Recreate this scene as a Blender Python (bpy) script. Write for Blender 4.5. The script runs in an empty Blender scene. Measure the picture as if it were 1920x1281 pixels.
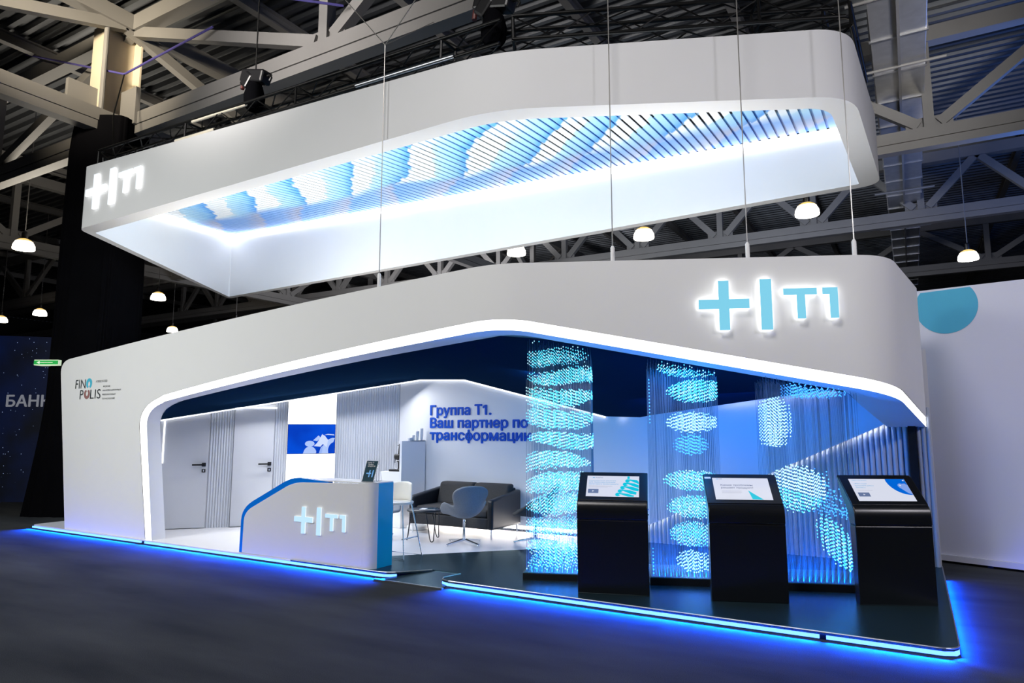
import bpy, bmesh, math, random
from mathutils import Vector, Matrix
from mathutils.bvhtree import BVHTree
R = math.radians
random.seed(7)
SC = bpy.context.scene
COL = SC.collection

# ------------------------------------------------------------------ camera
cam_d = bpy.data.cameras.new('camera')
cam_d.sensor_width = 36.0
cam_d.lens = 24.0
cam_d.clip_end = 300
cam = bpy.data.objects.new('camera', cam_d)
COL.objects.link(cam)
cam.location = (-0.196, -6.08, 1.65)
cam.rotation_euler = (R(90 + 7.28), 0, R(30.195))
SC.camera = cam

# ------------------------------------------------------------------ world, exposure
SC.view_settings.view_transform = 'Standard'
SC.view_settings.look = 'None'
SC.view_settings.gamma = 1.0
SC.view_settings.use_curve_mapping = False
SC.view_settings.exposure = 0.0
w = bpy.data.worlds.new('hall_air')
SC.world = w
w.use_nodes = True
w.node_tree.nodes['Background'].inputs[0].default_value = (0.55, 0.62, 0.8, 1)
w.node_tree.nodes['Background'].inputs[1].default_value = 0.035


# ------------------------------------------------------------------ lights of the place
def area(name, loc, target, size, power, color=(1, 1, 1), size_y=None, spread=None):
    d = bpy.data.lights.new(name, 'AREA')
    d.energy = power
    d.color = color
    if size_y:
        d.shape = 'RECTANGLE'; d.size = size; d.size_y = size_y
    else:
        d.shape = 'DISK'; d.size = size
    if spread:
        d.spread = R(spread)
    o = bpy.data.objects.new(name, d)
    o.location = loc
    v = Vector(target) - Vector(loc)
    o.rotation_euler = v.to_track_quat('-Z', 'Y').to_euler()
    COL.objects.link(o)
    return o


def strip_light(name, a, b, direction, width, power, color, spread=180):
    """a long thin area lamp from a to b shining along direction"""
    a, b, dr = Vector(a), Vector(b), Vector(direction).normalized()
    d = bpy.data.lights.new(name, 'AREA')
    d.shape = 'RECTANGLE'; d.size = (b - a).length; d.size_y = width; d.spread = R(spread)
    d.energy = power; d.color = color
    o = bpy.data.objects.new(name, d)
    x = (b - a).normalized()
    z = -dr
    z = (z - x * z.dot(x)).normalized()
    y = z.cross(x)
    m = Matrix((x, y, z)).transposed().to_4x4()
    m.translation = (a + b) / 2
    o.matrix_world = m
    COL.objects.link(o)
    return o


# high hall floods in front of the stand (the hall's own lamps behind the photographer), then added fill lamps
area('hall_light_front', (-12.0, -10.0, 7.0), (-9.5, 0.0, 1.2), 4.0, 285, (0.985, 1.0, 0.97), spread=90)
area('hall_light_front_right', (-3.0, -5.6, 10.3), (-2.0, 0.8, 2.6), 3.0, 150, (1.0, 0.965, 0.95), spread=90)
area('hall_light_floor', (-5.0, -7.5, 9.5), (-6.5, -5.0, 0.0), 3.0, 20, (0.95, 1.0, 1.0), spread=90)
area('rear_roof_fill', (-9.0, 13.0, 7.2), (-9.0, 15.0, 12.0), 6.0, 150, (0.8, 0.9, 1.0))  # added fill lifting the dark roof behind the stand
area('rear_right_fill', (4.0, 13.5, 6.0), (3.0, 13.5, 12.0), 4.0, 300, (0.10, 0.28, 1.0))  # added lamp tinting the roof deck blue
area('duct_fill', (3.5, 2.0, 6.5), (0.3, 8.0, 8.9), 1.0, 60, (1.0, 0.97, 0.95), spread=50)  # added to brighten the duct
area('left_roof_fill', (-21.0, 4.0, 6.4), (-20.0, 4.0, 12.0), 3.0, 260, (1.0, 0.9, 0.74))  # added fill for the trusses at far left
area('far_truss_fill', (-17.0, 12.5, 6.6), (-19.0, 19.0, 9.2), 2.0, 900, (0.95, 0.95, 1.0))  # added so the far truss shows between ring and fascia
area('far_right_fill', (-4.0, 13.0, 6.8), (-4.0, 19.0, 9.2), 2.0, 160, (0.7, 0.8, 1.0))  # same far truss, added fill towards the right
area('column_fill', (-11.5, -4.0, 8.6), (-14.3, 1.8, 9.6), 0.7, 110, (1.0, 0.86, 0.64), spread=50)  # added to lighten the column top
area('truss_fill', (-9.0, -4.0, 7.4), (-8.5, 4.0, 9.6), 2.0, 120, (1.0, 0.93, 0.88), spread=70)  # added fill on the front truss
area('banner_fill', (4.6, -1.6, 5.2), (1.6, 3.6, 2.6), 0.8, 175, (0.95, 0.92, 1.0))  # added to brighten the banner wall
# inside the stand: fill added under the ceiling over lounge and desk, blue wash over the light curtains
strip_light('lounge_fill', (-9.7, 1.15, 1.96), (-7.6, 3.2, 2.36), (0.35, -0.45, -0.8), 0.10, 46, (0.95, 0.965, 1.0))
area('lounge_fill_centre', (-6.9, 1.5, 2.42), (-6.9, 1.9, 0.0), 1.2, 38, (0.70, 0.80, 1.0))
area('desk_fill', (-8.6, 0.9, 2.1), (-8.6, 0.9, 0.0), 0.7, 9, (0.96, 0.98, 1.0))
strip_light('wall_wash_top', (-3.9, 3.35, 1.82), (-1.0, 3.35, 2.13), (0, 0.25, -1), 0.02, 0.9, (0.95, 0.95, 1.0))
strip_light('blue_wash', (-3.4, 2.5, 1.86), (-0.6, 2.7, 2.06), (0, 1.0, -0.75), 0.3, 17, (0.0, 0.17, 1.0))
area('cyan_wash', (-4.2, 1.7, 2.3), (-5.4, 3.4, 1.0), 0.6, 22, (0.10, 0.45, 1.0))
area('curtain_floor_glow', (-2.2, 1.0, 2.3), (-2.2, 0.9, 0.0), 0.8, 22, (0.0, 0.30, 1.0))
for tx, ty, tl in ((-3.84, 0.44, 0.7), (-2.60, 0.90, 0.7), (-1.48, 1.29, 0.85)):  # lamps added on the trays, lending bead glow to reveal and ceiling
    strip_light('bead_glow_fill', (tx + 0.03, ty + 0.04, 0.15), (tx + 0.93 * tl, ty + 0.367 * tl + 0.03, 0.15), (0, 0.28, 1), 0.03, 22, (0.0, 0.17, 1.0))
# ring: unseen fill lamps added on stand roof and inner rim, brightening rim and slats
area('ring_fill_below', (-10.0, 2.2, 3.1), (-10.2, 2.4, 6.0), 2.2, 130, (1.0, 0.985, 0.965))
area('ring_fill_below', (-6.2, 2.2, 3.1), (-6.2, 2.4, 6.0), 2.2, 80, (1.0, 0.985, 0.965))
area('ring_fill_below', (-2.8, 2.4, 3.1), (-2.6, 2.6, 6.0), 2.0, 76, (1.0, 0.985, 0.965))
strip_light('ring_fill_front', (-12.2, 0.42, 5.27), (-4.2, 0.42, 5.30), (0, 0.75, 1), 0.08, 70, (0.93, 0.96, 1.0))
strip_light('ring_fill_right', (-3.7, 0.75, 5.30), (-0.9, 2.05, 5.30), (-0.3, 0.75, 1), 0.08, 20, (0.9, 0.95, 1.0))
# blue strip light under the platform edge, shining down on the carpet
for n, (a, b) in enumerate([((-13.0, -0.012), (-9.95, -0.012)), ((-9.88, -0.012), (-5.35, -0.012)),
                            ((-4.45, -0.012), (-0.93, -0.012)), ((-0.88, -0.012), (-0.05, -0.012))]):
    strip_light('edge_glow', (a[0], a[1] - 0.012, 0.034), (b[0], b[1] - 0.012, 0.034), (0, -1, -0.3), 0.02, 105 * abs(b[0] - a[0]), (0.0002, 0.08, 1.0), 86)
strip_light('edge_glow', (0.012, 0.08, 0.034), (0.012, 3.0, 0.034), (1, 0, -0.55), 0.02, 110, (0.0002, 0.06, 1.0), 150)
strip_light('edge_glow', (-0.05, -0.024, 0.034), (0.012, 0.06, 0.034), (1, -0.8, -0.5), 0.02, 9, (0.0002, 0.06, 1.0), 150)


# ------------------------------------------------------------------ materials
def mat(name, color, rough=0.5, metal=0.0, emit=None, strength=0.0, vary=0.0, vscale=8.0, bump=0.0, bscale=60.0,
        coat=0.0, alpha=1.0, trans=0.0, sample=True, spec=None):
    m = bpy.data.materials.new(name)
    m.use_nodes = True
    nt = m.node_tree
    b = nt.nodes['Principled BSDF']
    b.inputs['Base Color'].default_value = (*color, 1)
    b.inputs['Roughness'].default_value = rough
    b.inputs['Metallic'].default_value = metal
    b.inputs['Alpha'].default_value = alpha
    b.inputs['Transmission Weight'].default_value = trans
    b.inputs['Coat Weight'].default_value = coat
    if spec is not None:
        b.inputs['Specular IOR Level'].default_value = spec
    if emit:
        b.inputs['Emission Color'].default_value = (*emit, 1)
        b.inputs['Emission Strength'].default_value = strength
    if vary or bump:
        tc = nt.nodes.new('ShaderNodeTexCoord')
        nz = nt.nodes.new('ShaderNodeTexNoise')
        nz.inputs['Scale'].default_value = vscale if vary else bscale
        nz.inputs['Detail'].default_value = 4
        nt.links.new(tc.outputs['Object'], nz.inputs['Vector'])
        if vary:
            mx = nt.nodes.new('ShaderNodeMix'); mx.data_type = 'RGBA'
            mx.inputs[6].default_value = (*[max(0, c * (1 - vary)) for c in color], 1)
            mx.inputs[7].default_value = (*[min(1, c * (1 + vary)) for c in color], 1)
            nt.links.new(nz.outputs['Fac'], mx.inputs[0])
            nt.links.new(mx.outputs[2], b.inputs['Base Color'])
        if bump:
            n2 = nt.nodes.new('ShaderNodeTexNoise')
            n2.inputs['Scale'].default_value = bscale
            nt.links.new(tc.outputs['Object'], n2.inputs['Vector'])
            bp = nt.nodes.new('ShaderNodeBump')
            bp.inputs['Strength'].default_value = bump
            bp.inputs['Distance'].default_value = 0.01
            nt.links.new(n2.outputs['Fac'], bp.inputs['Height'])
            nt.links.new(bp.outputs['Normal'], b.inputs['Normal'])
    if not sample:
        m.cycles.emission_sampling = 'NONE'
    return m


def ramp_mat(name, build):
    m = bpy.data.materials.new(name); m.use_nodes = True
    build(m.node_tree, m.node_tree.nodes['Principled BSDF'])
    return m


M = {}
M['white'] = mat('white_textile', (0.80, 0.805, 0.80), 0.85, vary=0.015, vscale=3, bump=0.04, bscale=400)
M['ring_white'] = mat('white_banner_textile', (0.78, 0.785, 0.79), 0.9, vary=0.02, vscale=2, bump=0.05, bscale=300)
M['rim'] = mat('warm_white_rim', (0.86, 0.84, 0.81), 0.7, vary=0.01)
M['led'] = mat('white_diffuser', (1, 1, 1), 0.4, emit=(1, 1, 1), strength=3.2)
M['led_ring'] = mat('ring_diffuser', (1, 1, 1), 0.4, emit=(0.97, 0.98, 1), strength=4.5)
M['led_line'] = mat('thin_diffuser', (1, 1, 1), 0.4, emit=(1, 1, 1), strength=1.5)
M['led_warm'] = mat('wainscot_diffuser', (1, 1, 1), 0.4, emit=(1.0, 0.93, 0.88), strength=5)
M['led_blue'] = mat('blue_diffuser', (0.1, 0.3, 0.9), 0.4, emit=(0.10, 0.26, 1.0), strength=3.2)
M['ceiling_dark'] = mat('dark_stretch_fabric', (0.005, 0.018, 0.045), 0.6, vary=0.05, spec=0.0)
M['platform_white'] = mat('white_floor_panel', (0.78, 0.77, 0.79), 0.35, vary=0.02, vscale=2)


def dark_floor(nt, b):
    out = nt.nodes['Material Output']
    tc = nt.nodes.new('ShaderNodeTexCoord')
    n = nt.nodes.new('ShaderNodeTexNoise'); n.inputs['Scale'].default_value = 3; n.inputs['Detail'].default_value = 4
    nt.links.new(tc.outputs['Object'], n.inputs['Vector'])
    r = nt.nodes.new('ShaderNodeValToRGB')
    r.color_ramp.elements[0].color = (0.008, 0.017, 0.022, 1); r.color_ramp.elements[1].color = (0.012, 0.024, 0.031, 1)
    nt.links.new(n.outputs['Fac'], r.inputs['Fac'])
    d = nt.nodes.new('ShaderNodeBsdfDiffuse'); nt.links.new(r.outputs['Color'], d.inputs['Color'])
    g = nt.nodes.new('ShaderNodeBsdfGlossy'); g.inputs['Roughness'].default_value = 0.26; g.inputs['Color'].default_value = (0.6, 0.85, 1, 1)
    m = nt.nodes.new('ShaderNodeMixShader'); m.inputs[0].default_value = 0.20
    nt.links.new(d.outputs[0], m.inputs[1]); nt.links.new(g.outputs[0], m.inputs[2]); nt.links.new(m.outputs[0], out.inputs['Surface'])


M['platform_dark'] = ramp_mat('dark_floor_panel', dark_floor)
M['platform_edge'] = mat('dark_edge', (0.01, 0.02, 0.06), 0.3)
M['trim_metal'] = mat('brushed_trim', (0.45, 0.47, 0.5), 0.35, 1.0, vary=0.05)
M['wall_white'] = mat('white_wall_panel', (0.74, 0.75, 0.78), 0.6, vary=0.015, vscale=2)
M['door_grey'] = mat('pale_grey_door', (0.60, 0.61, 0.65), 0.5, vary=0.02, vscale=4)
M['flute'] = mat('pale_fluted_panel', (0.60, 0.62, 0.67), 0.55, vary=0.02)
M['rib'] = mat('ribbed_panel', (0.42, 0.48, 0.58), 0.5, vary=0.02)
M['black'] = mat('black_plastic', (0.008, 0.008, 0.009), 0.35, vary=0.1)
M['kiosk'] = mat('black_gloss_lacquer', (0.006, 0.007, 0.009), 0.26, vary=0.1, spec=0.35)
M['black_metal'] = mat('black_truss_metal', (0.012, 0.012, 0.012), 0.4, 0.6, vary=0.2)
M['gold_glint'] = mat('bare_aluminium_tube', (0.85, 0.78, 0.64), 0.5, 0.2, vary=0.05)
M['drape'] = mat('black_cloth', (0.004, 0.004, 0.005), 1.0, vary=0.3, vscale=2, spec=0.0)
M['steel'] = mat('grey_painted_steel', (0.17, 0.165, 0.16), 0.55, vary=0.12, vscale=1.5)
M['column'] = mat('cream_painted_steel', (0.50, 0.44, 0.34), 0.5, vary=0.1, vscale=2)
M['lamp_glow'] = mat('lamp_glass', (1, 0.95, 0.85), 0.4, emit=(1.0, 0.93, 0.8), strength=9, sample=False)
M['lamp_amber'] = mat('lamp_reflector', (0.9, 0.62, 0.2), 0.4, emit=(1.0, 0.66, 0.2), strength=1.0, sample=False)
M['wire'] = mat('steel_wire', (0.5, 0.48, 0.45), 0.4, 0.8)
M['grip'] = mat('white_gripper', (0.8, 0.8, 0.8), 0.4)
M['sling'] = mat('blue_sling', (0.06, 0.05, 0.22), 0.8, vary=0.2)
M['logo_face'] = mat('cyan_logo_face', (0.02, 0.05, 0.07), 0.4, emit=(0.22, 0.66, 0.86), strength=0.92)
M['logo_halo'] = mat('white_logo_glow', (1, 1, 1), 0.4, emit=(1, 1, 1), strength=2.2)
M['logo_white'] = mat('ring_logo_glow', (1, 1, 1), 0.4, emit=(1, 1, 1), strength=1.15)
M['logo_soft'] = mat('soft_logo_glow', (0.3, 0.3, 0.3), 0.4, emit=(0.85, 0.93, 1), strength=1.0)
M['logo_desk'] = mat('desk_logo_face', (0.05, 0.08, 0.1), 0.4, emit=(0.52, 0.78, 1.0), strength=1.0)
M['ink'] = mat('dark_ink', (0.02, 0.03, 0.035), 0.7)
M['ink_cyan'] = mat('cyan_ink', (0.06, 0.50, 0.68), 0.7)
M['ink_brown'] = mat('brown_ink', (0.30, 0.14, 0.13), 0.7)
M['text_blue'] = mat('blue_raised_letters', (0.0, 0.075, 0.52), 0.5, spec=0.2)
M['desk_white'] = mat('white_gloss_lacquer', (0.74, 0.74, 0.74), 0.22, coat=0.3, vary=0.01)
M['desk_blue'] = mat('blue_gloss_lacquer', (0.0, 0.17, 0.72), 0.25, vary=0.03)
M['desk_side'] = mat('azure_gloss_side', (0.0, 0.40, 0.68), 0.15, coat=0.4, vary=0.03)
M['acrylic'] = mat('clear_acrylic', (0.9, 0.95, 1.0), 0.05, trans=0.9)
M['leaflet'] = mat('teal_leaflet', (0.004, 0.035, 0.055), 0.5, vary=0.3, vscale=9, spec=0.1)
M['leaflet_blue'] = mat('bright_blue_print', (0.0, 0.28, 0.75), 0.4)
M['paper'] = mat('white_print', (0.8, 0.8, 0.8), 0.6)
M['light_box'] = mat('backlit_panel', (1, 1, 1), 0.5, emit=(0.98, 0.99, 1.0), strength=1.5)
M['tv_pale'] = mat('screen_pale_blue', (0, 0, 0), 0.4, emit=(0.42, 0.56, 0.95), strength=1.0, sample=False)
M['tv_paler'] = mat('screen_paler_blue', (0, 0, 0), 0.4, emit=(0.62, 0.72, 1.0), strength=1.0, sample=False)
M['tv_mid'] = mat('screen_mid_blue', (0, 0, 0), 0.4, emit=(0.30, 0.45, 0.90), strength=1.0, sample=False)
M['sofa'] = mat('charcoal_fabric', (0.050, 0.048, 0.047), 0.9, vary=0.25, vscale=60, bump=0.3, bscale=500)
M['sofa_leather'] = mat('black_leather', (0.008, 0.010, 0.013), 0.45, vary=0.2, bump=0.1, bscale=150)
M['chrome'] = mat('chrome', (0.8, 0.82, 0.85), 0.12, 1.0)
M['grey_fabric'] = mat('grey_fabric', (0.20, 0.22, 0.25), 0.9, vary=0.2, vscale=80, bump=0.25, bscale=500)
M['stool_white'] = mat('cream_shell', (0.80, 0.79, 0.74), 0.4, vary=0.01)
M['table_black'] = mat('black_table', (0.008, 0.012, 0.02), 0.35, vary=0.1)
M['cup'] = mat('white_paper', (0.85, 0.85, 0.85), 0.7)
M['blue_lid'] = mat('blue_plastic', (0.0, 0.18, 0.7), 0.4)
M['screen_white'] = mat('screen_white', (0, 0, 0), 0.15, emit=(0.68, 0.71, 0.83), strength=1.0, sample=False)
M['screen_cyan'] = mat('screen_cyan', (0, 0, 0), 0.2, emit=(0.0, 0.55, 0.72), strength=1.0, sample=False)
M['screen_text'] = mat('screen_blue_text', (0, 0, 0), 0.2, emit=(0.06, 0.36, 0.66), strength=1.0, sample=False)
M['screen_navy'] = mat('screen_navy_text', (0, 0, 0), 0.2, emit=(0.015, 0.05, 0.18), strength=1.0, sample=False)
M['screen_grey'] = mat('screen_grey', (0, 0, 0), 0.2, emit=(0.48, 0.50, 0.60), strength=1.0, sample=False)
M['screen_slate'] = mat('screen_slate', (0, 0, 0), 0.2, emit=(0.13, 0.18, 0.33), strength=1.0, sample=False)
M['screen_blue'] = mat('screen_blue', (0, 0, 0), 0.2, emit=(0.0, 0.13, 0.66), strength=1.0, sample=False)
M['screen_drop'] = mat('screen_drop', (0, 0, 0), 0.2, emit=(0.22, 0.36, 0.80), strength=1.0, sample=False)
M['string'] = mat('clear_string', (0.08, 0.19, 0.30), 0.3, vary=0.1)
M['bead_cyan'] = mat('cyan_light_bead', (0.2, 0.8, 0.9), 0.3, emit=(0.10, 0.72, 1.0), strength=1.5, sample=False)
M['bead_white'] = mat('white_light_bead', (0.8, 0.9, 1), 0.3, emit=(0.42, 0.85, 1.0), strength=1.5, sample=False)
M['bead_blue'] = mat('blue_light_bead', (0.1, 0.3, 0.9), 0.3, emit=(0.05, 0.33, 1.0), strength=2.2, sample=False)
M['tray_top'] = mat('teal_mirror_top', (0.02, 0.16, 0.24), 0.2, 0.3, vary=0.1)
M['duct'] = mat('galvanised_duct', (0.50, 0.50, 0.50), 0.38, 0.75, vary=0.22, vscale=5, bump=0.12, bscale=14)
M['duct_seam'] = mat('galvanised_seam', (0.6, 0.6, 0.62), 0.3, 0.9, vary=0.1)
M['banner'] = mat('pale_banner_wall', (0.62, 0.62, 0.70), 0.8, vary=0.02, vscale=1.5)
M['banner_circle'] = mat('teal_print', (0.07, 0.38, 0.56), 0.8, vary=0.02)
M['exit_green'] = mat('green_sign', (0.0, 0.25, 0.04), 0.4, emit=(0.0, 0.26, 0.03), strength=1.0, sample=False)
M['exit_pale'] = mat('pale_sign', (0.7, 0.8, 0.6), 0.4, emit=(0.62, 0.75, 0.5), strength=0.8, sample=False)
M['star_text'] = mat('glowing_grey_letters', (0.35, 0.36, 0.40), 0.6, emit=(0.25, 0.26, 0.3), strength=0.5)  # printed letters, emission added to brighten them
M['robot'] = mat('white_plastic', (0.7, 0.72, 0.75), 0.4)
M['sticker'] = mat('silver_sticker', (0.6, 0.62, 0.65), 0.4)


def carpet(nt, b):
    tc = nt.nodes.new('ShaderNodeTexCoord')
    n1 = nt.nodes.new('ShaderNodeTexNoise'); n1.inputs['Scale'].default_value = 220; n1.inputs['Detail'].default_value = 3
    n2 = nt.nodes.new('ShaderNodeTexNoise'); n2.inputs['Scale'].default_value = 0.9; n2.inputs['Detail'].default_value = 5
    mp = nt.nodes.new('ShaderNodeMapping'); mp.inputs['Scale'].default_value = (0.6, 2.2, 1)
    nt.links.new(tc.outputs['Object'], n1.inputs['Vector'])
    nt.links.new(tc.outputs['Object'], mp.inputs['Vector'])
    nt.links.new(mp.outputs['Vector'], n2.inputs['Vector'])
    r1 = nt.nodes.new('ShaderNodeValToRGB')
    r1.color_ramp.elements[0].position = 0.3; r1.color_ramp.elements[0].color = (0.030, 0.033, 0.036, 1)
    r1.color_ramp.elements[1].position = 0.75; r1.color_ramp.elements[1].color = (0.085, 0.089, 0.092, 1)
    nt.links.new(n1.outputs['Fac'], r1.inputs['Fac'])
    r2 = nt.nodes.new('ShaderNodeValToRGB')
    r2.color_ramp.elements[0].position = 0.3; r2.color_ramp.elements[0].color = (0.65, 0.65, 0.68, 1)
    r2.color_ramp.elements[1].position = 0.7; r2.color_ramp.elements[1].color = (1.15, 1.12, 1.08, 1)
    nt.links.new(n2.outputs['Fac'], r2.inputs['Fac'])
    mx = nt.nodes.new('ShaderNodeMix'); mx.data_type = 'RGBA'; mx.blend_type = 'MULTIPLY'; mx.inputs[0].default_value = 1
    nt.links.new(r1.outputs['Color'], mx.inputs[6]); nt.links.new(r2.outputs['Color'], mx.inputs[7])
    nt.links.new(mx.outputs[2], b.inputs['Base Color'])
    b.inputs['Roughness'].default_value = 0.95
    b.inputs['Specular IOR Level'].default_value = 0.0
    bp = nt.nodes.new('ShaderNodeBump'); bp.inputs['Strength'].default_value = 0.4; bp.inputs['Distance'].default_value = 0.01
    nt.links.new(n1.outputs['Fac'], bp.inputs['Height']); nt.links.new(bp.outputs['Normal'], b.inputs['Normal'])


M['carpet'] = ramp_mat('grey_carpet', carpet)


def deck(nt, b):
    tc = nt.nodes.new('ShaderNodeTexCoord')
    n = nt.nodes.new('ShaderNodeTexNoise'); n.inputs['Scale'].default_value = 1.2; n.inputs['Detail'].default_value = 4
    mp = nt.nodes.new('ShaderNodeMapping'); mp.inputs['Scale'].default_value = (0.15, 1.5, 1)
    nt.links.new(tc.outputs['Object'], mp.inputs['Vector']); nt.links.new(mp.outputs['Vector'], n.inputs['Vector'])
    r = nt.nodes.new('ShaderNodeValToRGB')
    r.color_ramp.elements[0].color = (0.03, 0.032, 0.036, 1); r.color_ramp.elements[1].color = (0.13, 0.14, 0.155, 1)
    nt.links.new(n.outputs['Fac'], r.inputs['Fac']); nt.links.new(r.outputs['Color'], b.inputs['Base Color'])
    b.inputs['Metallic'].default_value = 0.5; b.inputs['Roughness'].default_value = 0.42


M['deck'] = ramp_mat('corrugated_deck', deck)


def stars(nt, b):
    tc = nt.nodes.new('ShaderNodeTexCoord')
    v = nt.nodes.new('ShaderNodeTexVoronoi'); v.inputs['Scale'].default_value = 9
    nt.links.new(tc.outputs['Object'], v.inputs['Vector'])
    r = nt.nodes.new('ShaderNodeValToRGB')
    r.color_ramp.elements[0].position = 0.03; r.color_ramp.elements[0].color = (0.45, 0.6, 1.0, 1)
    r.color_ramp.elements[1].position = 0.09; r.color_ramp.elements[1].color = (0, 0, 0, 1)
    nt.links.new(v.outputs['Distance'], r.inputs['Fac'])
    n = nt.nodes.new('ShaderNodeTexNoise'); n.inputs['Scale'].default_value = 0.8; n.inputs['Detail'].default_value = 6
    nt.links.new(tc.outputs['Object'], n.inputs['Vector'])
    r2 = nt.nodes.new('ShaderNodeValToRGB')
    r2.color_ramp.elements[0].position = 0.38; r2.color_ramp.elements[0].color = (0.001, 0.002, 0.006, 1)
    r2.color_ramp.elements[1].position = 0.75; r2.color_ramp.elements[1].color = (0.001, 0.006, 0.040, 1)
    nt.links.new(n.outputs['Fac'], r2.inputs['Fac'])
    ad = nt.nodes.new('ShaderNodeMix'); ad.data_type = 'RGBA'; ad.blend_type = 'ADD'; ad.inputs[0].default_value = 1
    nt.links.new(r.outputs['Color'], ad.inputs[6]); nt.links.new(r2.outputs['Color'], ad.inputs[7])
    nt.links.new(ad.outputs[2], b.inputs['Base Color'])
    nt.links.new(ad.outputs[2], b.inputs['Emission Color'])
    b.inputs['Emission Strength'].default_value = 0.7  # glow added to the print to brighten stars and ground
    b.inputs['Roughness'].default_value = 0.6


M['stars'] = ramp_mat('glowing_starry_print', stars)


def tvblue(nt, b):
    tc = nt.nodes.new('ShaderNodeTexCoord')
    n = nt.nodes.new('ShaderNodeTexNoise'); n.inputs['Scale'].default_value = 1.6
    nt.links.new(tc.outputs['Object'], n.inputs['Vector'])
    r = nt.nodes.new('ShaderNodeValToRGB')
    r.color_ramp.elements[0].position = 0.3; r.color_ramp.elements[0].color = (0.0, 0.03, 0.42, 1)
    r.color_ramp.elements[1].position = 0.7; r.color_ramp.elements[1].color = (0.0, 0.10, 0.85, 1)
    nt.links.new(n.outputs['Fac'], r.inputs['Fac'])
    nt.links.new(r.outputs['Color'], b.inputs['Emission Color']); b.inputs['Emission Strength'].default_value = 1
    b.inputs['Base Color'].default_value = (0, 0, 0, 1); b.inputs['Roughness'].default_value = 0.2


M['tv_blue'] = ramp_mat('screen_royal_blue', tvblue)


def slat_print(front, rear, off, band=None):
    """printed pattern of the ring's slats: saw-tooth waves along x + y, fading to a second print towards the back"""
    def f(nt, b):
        g = nt.nodes.new('ShaderNodeNewGeometry')
        sx = nt.nodes.new('ShaderNodeSeparateXYZ'); nt.links.new(g.outputs['Position'], sx.inputs[0])
        n = nt.nodes.new('ShaderNodeTexNoise'); n.inputs['Scale'].default_value = 0.7; n.inputs['Detail'].default_value = 0.5
        nt.links.new(g.outputs['Position'], n.inputs['Vector'])

        def mth(op, a, c=0.0, clamp=False):
            k = nt.nodes.new('ShaderNodeMath'); k.operation = op; k.use_clamp = clamp
            for i, q in enumerate((a, c)):
                if isinstance(q, (int, float)): k.inputs[i].default_value = q
                else: nt.links.new(q, k.inputs[i])
            return k.outputs[0]

        def ramp(stops, fac):
            r = nt.nodes.new('ShaderNodeValToRGB'); els = r.color_ramp.elements
            els[0].position, els[0].color = stops[0][0], (*stops[0][1], 1)
            els[1].position, els[1].color = stops[-1][0], (*stops[-1][1], 1)
            for p, c in stops[1:-1]:
                e = els.new(p); e.color = (*c, 1)
            nt.links.new(fac, r.inputs['Fac']); return r.outputs['Color']

        def mix(fac, a, c):
            k = nt.nodes.new('ShaderNodeMix'); k.data_type = 'RGBA'
            nt.links.new(fac, k.inputs[0]); nt.links.new(a, k.inputs[6]); nt.links.new(c, k.inputs[7]); return k.outputs[2]
        X, Y = sx.outputs[0], sx.outputs[1]
        slat_no = mth('FLOOR', mth('MULTIPLY', X, 98 / 13.53))
        jit = mth('MULTIPLY', mth('SINE', mth('MULTIPLY', slat_no, 2.4)), 0.03)
        t = mth('MULTIPLY', mth('ADD', X, Y), 0.77)
        t = mth('ADD', mth('ADD', t, jit), mth('MULTIPLY', n.outputs['Fac'], 0.55))
        t = mth('FRACT', mth('ADD', t, off))
        depth = mth('ADD', mth('ADD', Y, mth('MULTIPLY', X, -0.06)), mth('MULTIPLY', n.outputs['Fac'], 0.8))
        col = mix(mth('MULTIPLY', mth('SUBTRACT', depth, 4.15), 3.2, True), ramp(front, t), ramp(rear, t))
        if band:
            up = mth('MULTIPLY', mth('SUBTRACT', depth, 2.9), 6.0, True); dn = mth('MULTIPLY', mth('SUBTRACT', 4.2, depth), 6.0, True)
            bb = mth('MULTIPLY', mth('MULTIPLY', up, dn), mth('MULTIPLY', mth('GREATER_THAN', t, band[0]), mth('LESS_THAN', t, band[1])))
            rgb = nt.nodes.new('ShaderNodeRGB'); rgb.outputs[0].default_value = (*band[2], 1)
            col = mix(bb, col, rgb.outputs[0])
        nt.links.new(col, b.inputs['Base Color'])
        b.inputs['Roughness'].default_value = 0.5
    return f


M['slat'] = ramp_mat('wave_printed_slat', slat_print(
    [(0.0, (0.93, 0.96, 0.98)), (0.18, (0.78, 0.90, 0.97)), (0.50, (0.45, 0.74, 0.95)), (0.80, (0.28, 0.60, 0.94)), (0.96, (0.07, 0.35, 0.86)), (1.0, (0.93, 0.96, 0.98))],
    [(0.0, (0.16, 0.40, 0.88)), (0.5, (0.24, 0.46, 0.88)), (0.9, (0.42, 0.47, 0.66)), (1.0, (0.16, 0.40, 0.88))], 0.30, (0.10, 0.40, (0.90, 0.95, 0.98))))
M['slat_back'] = ramp_mat('wave_print_dark_gaps', slat_print(
    [(0.0, (0.45, 0.72, 0.93)), (0.5, (0.25, 0.58, 0.92)), (0.97, (0.02, 0.22, 0.70)), (1.0, (0.45, 0.72, 0.93))],
    [(0.0, (0.10, 0.30, 0.80)), (0.9, (0.34, 0.40, 0.60)), (1.0, (0.10, 0.30, 0.80))], 0.30, (0.06, 0.50, (0.010, 0.010, 0.010))))  # near-black band painted in for the dark roof behind open gaps


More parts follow.
